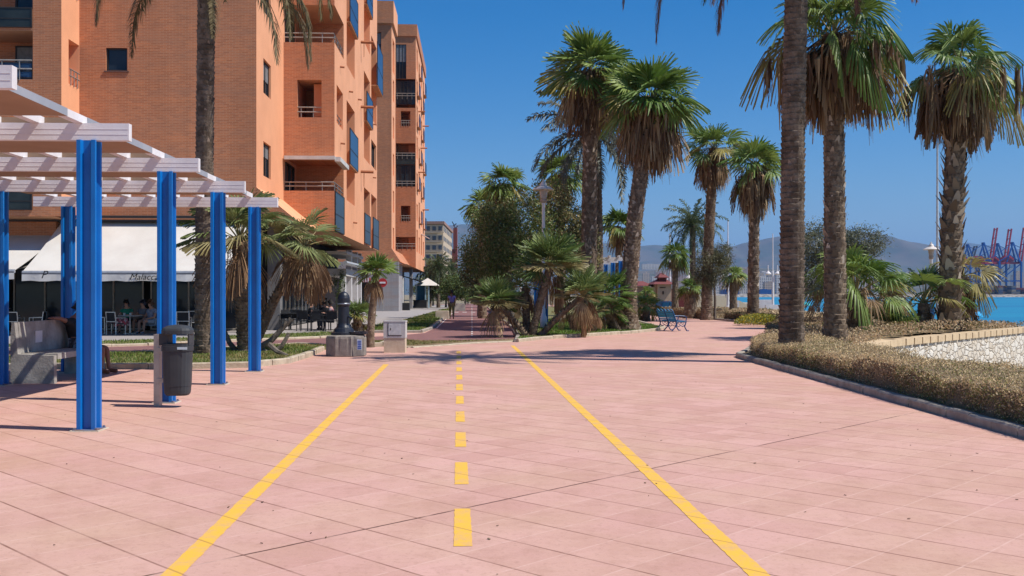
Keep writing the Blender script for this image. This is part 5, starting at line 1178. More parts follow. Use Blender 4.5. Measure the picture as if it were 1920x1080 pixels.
# litter bin
xb, yb = X(333, 14.1), 14.1
bi = thing('litter_bin', 'dark grey plastic litter bin with a domed lid on a steel post', 'bin', (xb, yb, 0))
def oval(prof, sx=1.0, sy=.8, seg=24):
    mb = MB(); v = []; f = []
    for r, z in prof:
        for k_ in range(seg):
            t_ = 2 * math.pi * k_ / seg; ct, st_ = math.cos(t_), math.sin(t_); q = (abs(ct) ** 3 + abs(st_) ** 3) ** (-1 / 3); v.append((xb + r * sx * ct * q, yb + r * sy * st_ * q, z))
    for i in range(len(prof) - 1):
        for k_ in range(seg): k2 = (k_ + 1) % seg; f.append((i * seg + k_, i * seg + k2, (i + 1) * seg + k2, (i + 1) * seg + k_))
    f.append(tuple(range(seg))[::-1]); f.append(tuple((len(prof) - 1) * seg + k_ for k_ in range(seg))); mb.add(v, f); return mb
oval([(.15, .17), (.172, .20), (.178, .24), (.181, .30), (.185, .302), (.20, .80), (.212, .802), (.212, .87), (.203, .872), (.203, .90), (.19, .90), (.18, .3)]).build('body', M_BIN, bi, smooth=False)
oval([(.205, 1.035), (.213, 1.04), (.213, 1.09), (.20, 1.12), (.14, 1.155), (.05, 1.17)]).build('lid', M_BIN, bi)
for sx_, w_ in ((-.17, .06), (.185, .012)): mb = MB(); mb.box(xb + sx_ - w_, xb + sx_ + w_, yb - .10, yb + .12, .88, 1.045); mb.build('lid_support', M_BIN, bi)
mb = MB(); mb.box(X(299.5, 14.3) - .045, X(299.5, 14.3) + .035, 14.18, 14.3, 0, 1.03); mb.box(X(299.5, 14.3), xb - .12, 14.16, 14.22, .78, .84); mb.box(X(299.5, 14.3), xb - .12, 14.16, 14.22, .34, .40); mb.build('post', M_STEEL, bi)
mb = MB(); mb.box(xb + .05, xb + .19, yb - .1705, yb - .1665, .825, .86); mb.build('label_strip', mat('sticker', (.55, .66, .70), .5), bi)
# drinking fountain
xf, yf = X(647, 25.7), 25.9
fo = thing('drinking_fountain', 'black cast-iron drinking fountain on a ribbed concrete base', 'fountain', (xf, yf, 0))
mb = MB(); v = []; f = []; seg = 96; prof = [(.50, 0), (.52, .02), (.52, .46), (.50, .52), (.42, .545), (.30, .55)]
for r, z in prof:
    for k_ in range(seg):
        t_ = 2 * math.pi * k_ / seg; o8 = math.cos(math.pi / 8) / math.cos(((t_ + math.pi / 8) % (math.pi / 4)) - math.pi / 8); rr = r * o8 * 1.03 * (1 - (.03 if k_ % 4 < 2 and .02 < z < .5 and not (k_ % 12) in (0, 1) else 0)); v.append((xf + rr * math.cos(t_), yf + rr * math.sin(t_), z))
for i in range(len(prof) - 1):
    for k_ in range(seg): k2 = (k_ + 1) % seg; f.append((i * seg + k_, i * seg + k2, (i + 1) * seg + k2, (i + 1) * seg + k_))
f.append(tuple((len(prof) - 1) * seg + k_ for k_ in range(seg))); mb.add(v, f); mb.build('base', M_CONCD, fo)
mb = MB(); cxx = xf - .07
mb.lathe([(.33, .55), (.33, .60), (.27, .63), (.25, .70), (.20, .74), (.17, .80), (.155, .84), (.145, 1.28), (.165, 1.31), (.17, 1.34), (.155, 1.36), (.165, 1.40), (.165, 1.50), (.14, 1.58), (.10, 1.635), (.06, 1.66), (.03, 1.68)], (cxx, yf, 0), 20); mb.build('column', M_BLACK, fo, smooth=False)
mb = MB(); mb.lathe([(.172, 1.335), (.178, 1.345), (.178, 1.365), (.172, 1.375)], (cxx, yf, 0), 20); mb.build('band', mat('steel_band', (.30, .32, .36), .35, metal=.6), fo)
mb = MB(); mb.lathe([(.20, .55), (.27, .57), (.28, .63), (.25, .635), (.22, .60), (.05, .59)], (xf + .28, yf - .02, 0), 16); mb.tube([(cxx, yf, 1.0), (cxx + .16, yf - .1, 1.02), (cxx + .24, yf - .14, .96)], .025, 6); mb.build('basin', M_BLACK, fo)
mb = MB(); mb.box(xf + .36, xf + .48, yf - .515, yf - .505, .18, .45); sg_ = mb.build('notice', mat('notice_white', (.72, .76, .84), .5), fo)
mb = MB()
for q in range(5): mb.box(xf + .375, xf + .465, yf - .519, yf - .516, .21 + q * .045, .235 + q * .045)
mb.build('notice_print', mat('notice_blue', (.03, .10, .42), .5), sg_)
# utility box
xu, yu = X(741, 27.3), 27.2
ub = thing('utility_box', 'grey concrete utility box with a square metal door by the yellow line', 'utility box', (xu, yu, 0))
mb = MB(); mb.box(xu - .30, xu + .28, yu, yu + .42, 0, .40); mb.build('plinth', mat('utility_base', (.62, .50, .36), .85, (.52, .40, .28), 3, .3), ub)
mb = MB(); mb.box(xu - .31, xu + .29, yu - .012, yu + .43, .403, .84); mb.box(xu - .32, xu + .30, yu - .02, yu + .44, .842, .875); mb.build('cabinet', mat('utility_top', (.56, .52, .49), .8, (.48, .44, .41), 3, .2), ub)
mb = MB(); mb.box(xu - .17, xu + .17, yu - .024, yu - .014, .49, .79); dr_ = mb.build('door', mat('utility_door', (.64, .62, .60), .55), ub)
mb = MB(); mb.box(xu - .19, xu - .172, yu - .02, yu - .013, .47, .81); mb.box(xu - .19, xu + .19, yu - .02, yu - .013, .47, .486); mb.box(xu - .12, xu - .10, yu - .03, yu - .025, .62, .68); mb.build('door_gap', M_DARK, dr_)
# concrete blocks on the verge
def cblock(label, px, D, w=.95, h_=.62, d=.6):
    x = X(px, D); mb = MB(); mb.box(x - w / 2, x + w / 2, D, D + d, 0, h_ * .92); mb.box(x - w / 2 + .03, x + w / 2 - .03, D + .03, D + d - .03, h_ * .92, h_)
    return tag(mb.build('concrete_block', M_CONCP), label, 'block', 'concrete blocks on the verge')
cblock('pale concrete block on the verge left of the walking man', 829, 64, .85, .55); cblock('farther pale concrete block beside the end of the verge', 861, 95, 1.1, .75)
# main lamp
def lamp_post(label, px, D, top_y, r=.085, name='street_lamp'):
    x = X(px, D); H = EYE + (HY - top_y) * D / FPX; t_ = thing(name, label, 'lamp post', (x, D, .05))
    mb = MB(); mb.lathe([(r * 1.9, 0), (r * 1.9, .5), (r * 1.3, .6), (r, .7), (r * .85, H - 1.15), (r * 1.1, H - 1.1), (r * 1.1, H - 1.04)], (x, D, .05), 12); mb.build('pole', M_WHITE, t_, smooth=True)
    mb = MB(); mb.lathe([(r * 1.1, H - 1.09), (.16, H - .98), (.13, H - .92), (.15, H - .86)], (x, D, .05), 12); mb.build('collar', mat('lamp_tan', (.45, .34, .26), .6), t_)
    mb = MB(); mb.lathe([(.14, H - .86), (.20, H - .52), (.20, H - .48)], (x, D, .05), 8); mb.build('lantern', mat('lamp_glass', (.50, .42, .36), .3), t_)
    mb = MB(); mb.lathe([(.48, H - .50), (.49, H - .47), (.30, H - .36), (.17, H - .30), (.15, H - .22), (.10, H - .14), (.05, H - .11), (.045, H - .03), (.0, H)], (x, D, .05), 16); mb.build('lamp_hood', mat('lamp_hood', (.74, .66, .58), .5), t_); return t_
lamp_post('white lamp post with a pagoda-shaped hood among the palms of the grass bed', 1019, 45, 338)
lamp_post('thinner white pole under the dark evergreen tree', 976, 70, 470, .08)
lamp_post('lamp with a white stepped hood behind the rightmost shaggy palm', 1746, 62, 455, .1)
def mast(label, px, D, top_y, lan_y):
    x = X(px, D); H = EYE + (HY - top_y) * D / FPX; L_ = EYE + (HY - lan_y) * D / FPX; t_ = thing('lamp_mast', label, 'lamp post', (x, D, .0), 'white masts with twin lanterns')
    mb = MB(); mb.lathe([(.30, 0), (.30, .25), (.17, .3), (.14, .9), (.11, L_), (.07, L_ + .05), (.055, H)], (x, D, 0), 10); mb.build('mast', M_WHITE, t_)
    for s_ in (-1, 1):
        mb = MB(); xx = x + s_ * .55; mb.lathe([(.20, L_ - .35), (.36, L_ - .22), (.34, L_ - .15), (.14, L_ + .05), (.06, L_ + .1), (.05, L_ + .75), (0, L_ + .8)], (xx, D, 0), 10); mb.bar((x, D, L_ - .3), (xx, D, L_ - .3), .06); mb.build('lantern', M_WHITE, t_)
    return t_
mast('leftmost white mast with twin lanterns, in front of the cream house', 1256, 106, 438, 520)
mast('white mast with twin lanterns beside the feathery date palm', 1302, 100, 425, 518)
mast('white mast with twin lanterns behind the grey-green feathery tree', 1365, 112, 412, 516)
mast('white mast with twin lanterns between the skirted palm and the tallest trunk', 1449, 115, 438, 510)
mb = MB(); x_ = X(1757.5, 80); mb.lathe([(.14, 0), (.10, 5), (.07, EYE + (HY - 268) * 80 / FPX)], (x_, 80, 0), 8); tag(mb.build('flag_mast', M_WHITED), 'plain tall thin mast rising behind the rightmost shaggy palm', 'mast')
# blue ornate bench
def iron_bench(label, x, y, rz):
    t_ = thing('park_bench', label, 'bench', (0, 0, 0), 'blue cast-iron benches')
    M_B = mat('bench_blue', (.015, .19, .42), .4, (.02, .26, .50), 12); M_I = mat('bench_iron_blue', (.02, .06, .18), .45)
    mb = MB()    # faces +x ; length along y, 1.5 m
    for i in range(6): mb.obox((.06 + .075 * i, 0, .43 + .004 * (i - 3) ** 2), (.055, 1.5, .025))
    mb.build('seat', M_B, t_)
    mb = MB()
    for i in range(5): mb.obox((-.02 - .03 * i, 0, .53 + .075 * i), (.022, 1.5, .05), (0, -.25, 0))
    for s_ in np.linspace(-.6, .6, 5): mb.tube([(-.16, s_ - .14, .86), (-.18, s_ - .07, .93), (-.19, s_, .96), (-.18, s_ + .07, .93), (-.16, s_ + .14, .86)], .018, 5)
    mb.build('backrest', M_B, t_)
    for s_ in (-.72, 0, .72):
        mb = MB(); mb.tube([(.56, s_, 0), (.50, s_, .06), (.42, s_, .2), (.47, s_, .34), (.50, s_, .42)], .026, 6); mb.tube([(-.22, s_, 0), (-.15, s_, .07), (-.02, s_, .2), (.02, s_, .34), (-.02, s_, .48), (-.18, s_, .9)], .026, 6)
        mb.tube([(.0, s_, .28), (.12, s_, .20), (.22, s_, .26), (.32, s_, .20), (.44, s_, .28)], .02, 5); mb.tube([(.02, s_, .40), (.5, s_, .40)], .02, 5)
        mb.tube([(.10, s_, .38), (.16, s_, .28), (.24, s_, .38)], .014, 4); mb.tube([(.26, s_, .38), (.33, s_, .28), (.40, s_, .38)], .014, 4); mb.tube([(.56, s_, .0), (.62, s_, .03)], .03, 5)
        mb.tube([(-.10, s_, .66), (.1, s_, .68), (.42, s_, .66), (.52, s_, .60), (.48, s_, .42)], .022, 6); mb.build('leg', M_I, t_)
    t_.location = (x, y, 0); t_.rotation_euler = (0, 0, rz); return t_
ib = iron_bench('ornate blue cast-iron bench on the pink paving at the corner of the grass bed', X(1255, 43.2), 43.6, R(20))
dup(ib, (X(1255, 92), 92, .0), R(95), 'far blue bench behind the reddish hedge, in front of the cream house')
dup(ib, (X(1243, 95), 95, .0), R(95), 'farthest blue bench left of the twin-lantern mast foot', scale=1.0)
# restaurant bits under the second building
pl = MB(); pl.box(*sorted((X(735, 100), X(769, 100))), 99, 100, 0, .75); t_ = thing('planter', 'black planter box with dark shrubs outside the second building', 'planter', (X(752, 100), 99.5, 0)); pl.build('box', M_MESH, t_)
mb = MB(); n = 600; P = np.column_stack([rng.uniform(X(731, 100), X(742, 100), n), rng.uniform(99, 100, n), rng.uniform(.5, 1.45, n)]); quads(mb, P, .06, tints(n, [(.04, .06, .02), (.10, .08, .05)])); mb.build('shrub', M_LEAF, t_)
mb = MB(); mb.box(X(738, 98.5), X(743.5, 98.5), 98.2, 98.5, 0, .95); tag(mb.build('menu_board', M_WHITE), 'white menu board standing against the black planter', 'sign')
t_ = thing('shade_canopy', 'long dark canopy stretched out from the second brick building', 'canopy', (X(785, 118), 118, 0)); mb = MB()
mb.add([(X(733, 101), 101, 3.8), (X(770, 104), 104, 3.3), (X(833, 125), 125, 2.2), (X(800, 140), 140, 3.4)], [(0, 1, 2, 3), (0, 3, 2, 1)]); mb.V[-1] = np.array(mb.V[-1]); mb.build('canvas', M_MESH, t_)
mb = MB()
for q in (720, 724, 728, 735, 741): mb.tube([(X(q + 14, 102), 102, 0), (X(q + 14, 102), 102, 3.4)], .12, 6)
mb.build('poles', M_WHITED, t_)
t_ = thing('parasol', 'big white square parasol before the blue panels of the far terrace', 'parasol', (X(800, 112), 112, 0)); mb = MB(); x_ = X(802, 112)
mb.add([(x_ - 1.3, 110.7, 2.6), (x_ + 1.3, 110.7, 2.6), (x_ + 1.3, 113.3, 2.6), (x_ - 1.3, 113.3, 2.6), (x_, 112, 3.45)], [(0, 1, 4), (1, 2, 4), (2, 3, 4), (3, 0, 4), (3, 2, 1, 0)]); mb.build('canopy', M_CANVAS, t_); mb = MB(); mb.tube([(x_, 112, 0), (x_, 112, 3.4)], .05, 6); mb.build('pole', M_RAIL, t_)
t_ = thing('kiosk', 'small blue glazed terrace stand with white posts under the parasol', 'kiosk', (X(792, 117), 117, 0)); mb = MB(); mb.box(X(781, 117), X(798, 117), 117, 118, .9, 2.7); mb.build('blue_panel', mat('kiosk_blue', (.03, .16, .30), .5), t_); mb = MB(); mb.box(X(775, 116), X(800, 116), 116, 116.4, 0, .95); mb.build('counter', M_MESH, t_)
mb = MB()
for q in (780, 797, 803): mb.box(X(q, 116.8), X(q + 2, 116.8), 116.5, 116.8, 0, 2.8)
mb.build('white_post', mat('kiosk_white', (.45, .62, .70), .5), t_)
t_ = thing('awning', 'small red and white striped shop awning in the gap between the brick buildings', 'awning', loc(-10.6, 93, 3.0)); mb = MB(True); mb.box(-11.3, -9.5, 92.9, 94.1, 2.75, 3.15); mb.build('canvas', mat('awning_red', (.48, .10, .12), .8), t_); mb = MB(True)
for q in range(8): mb.box(-11.25 + q * .22, -11.15 + q * .22, 92.87, 92.9, 2.76, 3.14)
mb.build('stripe', M_WHITE, t_)
mb = MB(True); mb.tube([(-8.35, 93.2, 2.7), (-8.35, 93.3, 2.7)], .42, 16); rs = tag(mb.build('road_sign', mat('sign_red', (.50, .03, .03), .5)), 'round red sign with a white bar beside the little leaning palm crown', 'sign'); mb = MB(True); mb.box(-8.62, -8.08, 93.17, 93.19, 2.62, 2.78); mb.build('bar', M_WHITE, rs); mb = MB(True); mb.tube([(-8.35, 93.35, 0), (-8.35, 93.35, 2.7)], .04, 6); mb.build('post', M_RAIL, rs)
# ================================================================ CAFE FURNITURE AND PEOPLE
def cafe_chair(label, a, b_, rz, dark=False, group='aluminium cafe chairs'):
    """faces -y locally"""
    t_ = thing('cafe_chair', label, 'chair', (0, 0, 0), group); fm = M_MESH if dark else M_ALU
    mb = MB(); mb.box(-.23, .23, -.24, .22, .43, .46); mb.build('seat', M_MESH, t_)
    mb = MB(); mb.obox((0, .25, .70), (.42, .02, .34), (-.12, 0, 0)); mb.build('backrest', M_MESH, t_)
    mb = MB()
    for s_ in (-1, 1): mb.bar((s_ * .24, .22, .44), (s_ * .24, .28, .90), .03); mb.bar((s_ * .26, -.24, .66), (s_ * .26, .24, .67), .035, .025)
    mb.bar((-.25, .28, .89), (.25, .28, .89), .03); mb.bar((-.25, .24, .52), (.25, .24, .52), .025); mb.bar((-.25, -.25, .44), (.25, -.25, .44), .03); mb.build('frame', fm, t_)
    for s_ in (-1, 1):
        for y_, zt in ((-.24, .66), (.24, .45)): mb = MB(); mb.bar((s_ * .25, y_, 0), (s_ * .25, y_, zt), .03); mb.build('leg', fm, t_)
    t_.location = loc(a, b_, .01); t_.rotation_euler = (0, 0, rz); return t_
def table(label, a, b_, dark=False, h_=.74):
    t_ = thing('cafe_table', label, 'table', (0, 0, 0), 'cafe tables'); mb = MB(); mb.box(-.36, .36, -.36, .36, h_ - .03, h_); mb.build('tabletop', M_WHITED if not dark else M_MESH, t_)
    mb = MB(); mb.bar((0, 0, .02), (0, 0, h_ - .03), .05); mb.build('column', M_ALU if not dark else M_MESH, t_); mb = MB(); mb.box(-.25, .25, -.04, .04, 0, .025); mb.box(-.04, .04, -.25, .25, 0.001, .027); mb.build('foot', M_ALU if not dark else M_MESH, t_)
    t_.location = loc(a, b_, .01); return t_
def pa(px, b_): return b_ * (px - 885) / FPX
cafe_chair('cafe chair seen from behind just left of the concrete bench back', pa(45, 39.9), 39.9, R(178)); cafe_chair('cafe chair turned sideways right of the first one, behind the bench', pa(86, 40.6), 40.6, R(-80))
cafe_chair('cafe chair cut by the leftmost blue post', pa(17, 40.2), 40.2, R(100)); cafe_chair('cafe chair with a red and white cloth in front of the man in green', pa(228, 39.8), 39.8, R(155))
cafe_chair('cafe chair just right of the tall foreground post, facing the table', pa(204, 40.6), 40.6, R(80)); cafe_chair('cafe chair behind the bin and palm trunk', pa(352, 40.4), 40.4, R(190)); cafe_chair('cafe chair between the palm trunk and the third blue post', pa(372, 41.5), 41.5, R(20))
mb = MB(); c_ = loc(pa(236, 40), 39.95, .5); n = 300; P = np.array(c_) + rng.normal(0, 1, (n, 3)) * np.array((.13, .10, .05)); quads(mb, P, .06, tints(n, [(.62, .10, .12), (.70, .60, .60), (.5, .2, .25)]), .8, up=1); tag(mb.build('beach_towel', M_DRY), 'red and white patterned cloth heaped on a cafe chair seat', 'towel')
table('cafe table with white cups in front of the man in green', pa(254, 40.8), 40.8); table('cafe table with a glass in front of the bald man', pa(30, 41.0), 41.0); table('cafe table behind the palm trunk', pa(330, 41.5), 41.5)
M_CUP = mat('white_cup', (.75, .74, .72), .3)
for i, (px_, lab) in enumerate(((243, 'left one of two white cups on the table of the man in green'), (254, 'right one of two white cups on the table of the man in green'), (42, 'white cup on the table of the bald man'))):
    mb = MB(); x, y, z = loc(pa(px_, 40.6), 40.62, .75); mb.lathe([(.03, 0), (.045, .05), (.05, .10), (.04, .10)], (x, y, z + .0), 10); tag(mb.build('cup', M_CUP), lab, 'cup', 'white cups')
GD = 'dark chairs of the corner cafe'
for px_, b_, rz, lab in ((537, 44.6, 20, 'dark cafe chair nearest the stone column'), (556, 45.4, 200, 'dark cafe chair at the first corner table'), (573, 43.6, 170, 'dark cafe chair seen from behind below the leaning guest'), (597, 43.2, 185, 'dark cafe chair seen from behind in the middle of the corner terrace'), (612, 44.0, 100, 'dark cafe chair left of the group by the fountain'), (626, 43.2, 175, 'dark cafe chair nearest the black fountain'), (590, 46.5, 10, 'dark cafe chair at the back of the corner terrace')):
    cafe_chair(lab, pa(px_, b_), b_, R(rz), True, GD)
table('dark cafe table near the stone column', pa(547, 45), 45, True); table('dark cafe table in the middle of the corner terrace', pa(600, 45), 45, True); table('dark cafe table hidden behind the fountain', pa(622, 44.6), 44.6, True)

SK = mat('skin', (.48, .26, .18), .6, (.42, .21, .14), 20); SKD = mat('skin_dark', (.24, .115, .075), .55, (.20, .09, .06), 20); HAIRM = mat('hair_dark', (.02, .015, .012), .8)
def skinm(name, verts, edges, rad, m, parent, sub=1):
    me = bpy.data.meshes.new(name); me.from_pydata([tuple(v) for v in verts], edges, []); o = bpy.data.objects.new(name, me); COL.objects.link(o)
    sk = o.modifiers.new('s', 'SKIN'); sk.use_smooth_shade = True
    if True:
        bm2 = bmesh.new(); bm2.from_mesh(me); lay = bm2.verts.layers.skin.verify()
        for i, v in enumerate(bm2.verts): v[lay].radius = (rad[i], rad[i]); v[lay].use_root = (i == 0)
        bm2.to_mesh(me); bm2.free()
    if sub: sb = o.modifiers.new('u', 'SUBSURF'); sb.levels = sub; sb.render_levels = sub
    dg = bpy.context.evaluated_depsgraph_get(); ev = o.evaluated_get(dg); m2 = bpy.data.meshes.new_from_object(ev)
    o.modifiers.clear(); o.data = m2; m2.materials.clear(); m2.materials.append(m); m2.shade_smooth(); o.parent = parent; return o
def person(label, p, rz, J, top, bot, skin=SK, hair=HAIRM, shoes=None, long_leg=False, sleeve=.5, group=None, hairr=.108, sub=1, scale=1.0, cap=None):
    """J: joints in metres, facing -y. keys: pel,ch,nk,hd, shL,elL,haL,..., hipL,knL,anL,toL"""
    t_ = thing('person', label, 'person', (0, 0, 0), group); V = []; E = []; Rr = []; ix = {}
    def v(k, q, r): ix[k] = len(V); V.append(Vector(q)); Rr.append(r)
    J = {k: Vector(q) for k, q in J.items()}
    v('pel', J['pel'], .135); v('wa', J['pel'].lerp(J['ch'], .5), .125); v('ch', J['ch'], .14); v('nk', J['nk'], .058); v('chin', J['hd'] + Vector((0, -.02, -.07)), .07); v('hd', J['hd'] + Vector((0, 0, .015)), .092); v('tp', J['hd'] + Vector((0, .01, .075)), .072)
    E += [('pel', 'wa'), ('wa', 'ch'), ('ch', 'nk'), ('nk', 'chin'), ('chin', 'hd'), ('hd', 'tp')]
    nf = (J['hd'] - J['nk']); v('nose', J['hd'] + Vector((0, -.105, -.01)), .014); E.append(('hd', 'nose'))
    for s_ in 'LR':
        v('sh' + s_, J['sh' + s_], .062); v('el' + s_, J['el' + s_], .042); v('wr' + s_, J['ha' + s_].lerp(J['el' + s_], .12), .028); v('pa' + s_, J['ha' + s_], .034)
        E += [('ch', 'sh' + s_), ('sh' + s_, 'el' + s_), ('el' + s_, 'wr' + s_), ('wr' + s_, 'pa' + s_)]
        d = (J['ha' + s_] - J['el' + s_]).normalized(); sd_ = d.cross(Vector((0, 0, 1)));
        sd_ = sd_.normalized() if sd_.length > .1 else Vector((1, 0, 0))
        for k_ in range(5):
            ln = (.05, .075, .08, .075, .06)[k_]; off = (-.045, -.02, 0, .02, .035)[k_]; q = J['ha' + s_] + sd_ * off + d * (.03 + ln) - Vector((0, 0, .01)); 
            if k_ == 0: q = J['ha' + s_] + sd_ * -.06 + d * .03
            v(f'f{s_}{k_}', q, .009); E.append(('pa' + s_, f'f{s_}{k_}'))
        v('hi' + s_, J['hip' + s_], .09); v('kn' + s_, J['kn' + s_], .055); v('cf' + s_, J['kn' + s_].lerp(J['an' + s_], .3), .055); v('an' + s_, J['an' + s_], .036); v('to' + s_, J['to' + s_], .032)
        E += [('pel', 'hi' + s_), ('hi' + s_, 'kn' + s_), ('kn' + s_, 'cf' + s_), ('cf' + s_, 'an' + s_), ('an' + s_, 'to' + s_)]
    Ei = [(ix[a], ix[b_]) for a, b_ in E]; skinm('body', V, Ei, Rr, skin, t_, sub)
    def shell(name, pts, ed, m, k_=1.16):
        keys = list(pts); vv = [pts[q][0] for q in keys]; rr = [pts[q][1] * k_ for q in keys]; skinm(name, vv, [(keys.index(a), keys.index(b_)) for a, b_ in ed], rr, m, t_, sub)
    P = {'ch': (J['ch'], .148), 'wa': (J['pel'].lerp(J['ch'], .5), .135), 'pel': (J['pel'] + (J['ch'] - J['pel']) * .08, .138), 'nk': (J['ch'].lerp(J['nk'], .72), .072)}; ed = [('ch', 'wa'), ('wa', 'pel'), ('ch', 'nk')]
    for s_ in 'LR':
        P['s' + s_] = (J['sh' + s_], .072)
        if sleeve > 0: P['e' + s_] = (J['sh' + s_].lerp(J['el' + s_], sleeve), .058); ed += [('s' + s_, 'e' + s_)]
        ed.append(('ch', 's' + s_))
    shell('shirt', P, ed, top)
    P = {'pel': (J['pel'] - (J['ch'] - J['pel']) * .02, .138)}; ed = []
    for s_ in 'LR':
        P['h' + s_] = (J['hip' + s_], .095); q = 1.0 if long_leg else .78; P['k' + s_] = (J['hip' + s_].lerp(J['kn' + s_], q), .07); ed += [('pel', 'h' + s_), ('h' + s_, 'k' + s_)]
        if long_leg: P['a' + s_] = (J['kn' + s_].lerp(J['an' + s_], .9), .05); ed.append(('k' + s_, 'a' + s_))
    shell('trousers' if long_leg else 'shorts', P, ed, bot)
    for s_ in 'LR':
        shell('shoe', {'a': (J['an' + s_] - Vector((0, 0, .03)), .046), 't': (J['to' + s_], .042)}, [('a', 't')], shoes or M_MESH, 1.0)
    if hair: 
        hb = [J['hd'] + Vector((0, .02, .055)), J['hd'] + Vector((0, .045, 0)), J['hd'] + Vector((0, -.02, .095))]; skinm('cap' if cap else 'hair', hb, [(0, 1), (0, 2)], [hairr * .9, hairr * .75, hairr * .62], cap or hair, t_, sub)
    t_.location = p; t_.rotation_euler = (0, 0, rz); t_.scale = (scale,) * 3; return t_
def sit(lean=.05, arms='table', knee=.46, armR=None, feet=.0, hip=.50):
    J = dict(pel=(0, .05, hip), ch=(0, .05 + lean, hip + .40), nk=(0, .03 + lean * .6, hip + .56), hd=(0, lean * .4, hip + .70))
    for s_, x in (('L', .19), ('R', -.19)):
        J['sh' + s_] = (x, .05 + lean, hip + .44); J['hip' + s_] = (x * .5, .02, hip - .02); J['kn' + s_] = (x * .75, -.42, knee + .05); J['an' + s_] = (x * .75, -.40 - feet, .09); J['to' + s_] = (x * .8, -.56 - feet, .05)
        if arms == 'table': J['el' + s_] = (x * 1.4, -.12, hip + .20); J['ha' + s_] = (x * .7, -.38, hip + .26)
        elif arms == 'lap': J['el' + s_] = (x * 1.4, .0, hip + .16); J['ha' + s_] = (x * .5, -.25, hip + .10)
        elif arms == 'face': J['el' + s_] = (x * 1.2, -.25, hip + .25); J['ha' + s_] = (x * .3, -.18, hip + .55)
    return J
def walk(st_=.28, arm=.2):
    J = dict(pel=(0, 0, .95), ch=(0, -.02, 1.30), nk=(0, -.03, 1.47), hd=(0, -.05, 1.62))
    for s_, x, k_ in (('L', .19, 1), ('R', -.19, -1)):
        J['sh' + s_] = (x, -.02, 1.38); J['el' + s_] = (x * 1.15, k_ * arm * .6, 1.12); J['ha' + s_] = (x * 1.1, k_ * arm - .08, .88); J['hip' + s_] = (x * .5, 0, .90)
        J['kn' + s_] = (x * .5, -k_ * st_ * .6 - .05, .50); J['an' + s_] = (x * .5, -k_ * st_ + (.0 if k_ > 0 else .06), .09 if k_ > 0 else .13); J['to' + s_] = (x * .55, -k_ * st_ - .15, .04 if k_ > 0 else .05)
    return J
M_GRN = mat('green_shirt', (.01, .24, .15), .8); M_GRY = mat('grey_shirt', (.16, .17, .21), .8); M_FLOR = mat('floral_shirt', (.30, .34, .42), .8, (.10, .12, .22), 14); M_BLK = mat('black_shirt', (.012, .012, .014), .8); M_JEAN = mat('pale_shorts', (.30, .36, .42), .8); M_KHA = mat('khaki_trousers', (.28, .22, .10), .85); M_LILAC = mat('lilac_patterned_shirt', (.34, .28, .60), .8, (.12, .10, .40), 9); M_NAVY = mat('navy_cloth', (.03, .035, .06), .8); M_SANDAL = mat('sandal', (.16, .07, .04), .7); M_SHOEB = mat('blue_grey_shoes', (.16, .20, .30), .7)
def at(px, b_, z=.01): return loc(pa(px, b_), b_, z)
person('man in a green shirt sitting at the cafe table with white cups', at(247, 41.5), R(3), sit(.02), M_GRN, M_NAVY)
person('man in a grey shirt and dark cap sitting right of the man in green', at(277, 41.6), R(-15), sit(.0), M_GRY, M_NAVY, cap=M_NAVY)
person('woman in a patterned blouse and pale shorts with bare legs, sitting at the cafe', at(290, 41.0), R(-28), sit(.06, 'lap', feet=.05), M_FLOR, M_JEAN, shoes=M_SHOEB, hair=mat('hair_brown', (.10, .05, .03), .8), hairr=.12)
person('bald red-faced man in black sitting at the left cafe tables', at(28, 41.9), R(10), sit(.02), M_BLK, M_NAVY, skin=mat('skin_red', (.50, .17, .13), .6), hair=None)
person('person in dark clothes leaning over a table of the corner cafe', at(584, 45.2), R(95), sit(-.12), M_BLK, M_NAVY, long_leg=True); person('guest with long dark hair sitting in the middle of the corner cafe', at(611, 45.4), R(-10), sit(.02), M_BLK, M_NAVY, long_leg=True, hairr=.14)
person('guest in a red and white striped top partly hidden by the fountain', at(622, 45.0), R(-80), sit(-.03), mat('striped_top', (.36, .08, .09), .8, (.55, .50, .50), 5), M_NAVY, long_leg=True, hairr=.13)
# man on the concrete bench, facing the square, right arm along the backrest towards the camera
J = sit(.10, 'lap', hip=.60, knee=.50); J['knL'] = (.20, -.44, .52); J['knR'] = (-.06, -.46, .53); J['anL'] = (.16, -.50, .10); J['anR'] = (-.10, -.44, .10); J['toL'] = (.17, -.68, .05); J['toR'] = (-.12, -.62, .05)
J['shR'] = (-.20, .14, 1.04); J['elR'] = (-.50, .20, 1.13); J['haR'] = (-.77, .24, 1.145); J['hd'] = (0.02, .02, 1.33); J['elL'] = (.27, .0, .80); J['haL'] = (.16, -.28, .72)
person('man in black sitting on the concrete bench with one arm along its back', loc(a0 + .42, 20.2, 0), R(90) + TH, J, M_BLK, mat('patterned_shorts', (.03, .03, .04), .8, (.20, .22, .26), 9, lo=.52, hi=.58), skin=SKD, shoes=M_SANDAL, sub=2)
mb = MB(True); mb.lathe([(.13, .535), (.15, .62), (.10, .80)], (0, 0, 0), 10); 
person('man in a lilac patterned shirt and khaki trousers walking away on the cycle path', (X(847, 61), 61, .07), R(185), walk(), M_LILAC, M_KHA, skin=SKD, long_leg=True)
person('dark figure far away on the cycle path under the trees', (X(877, 150), 150, .02), R(180), walk(.2), M_NAVY, M_NAVY, long_leg=True)
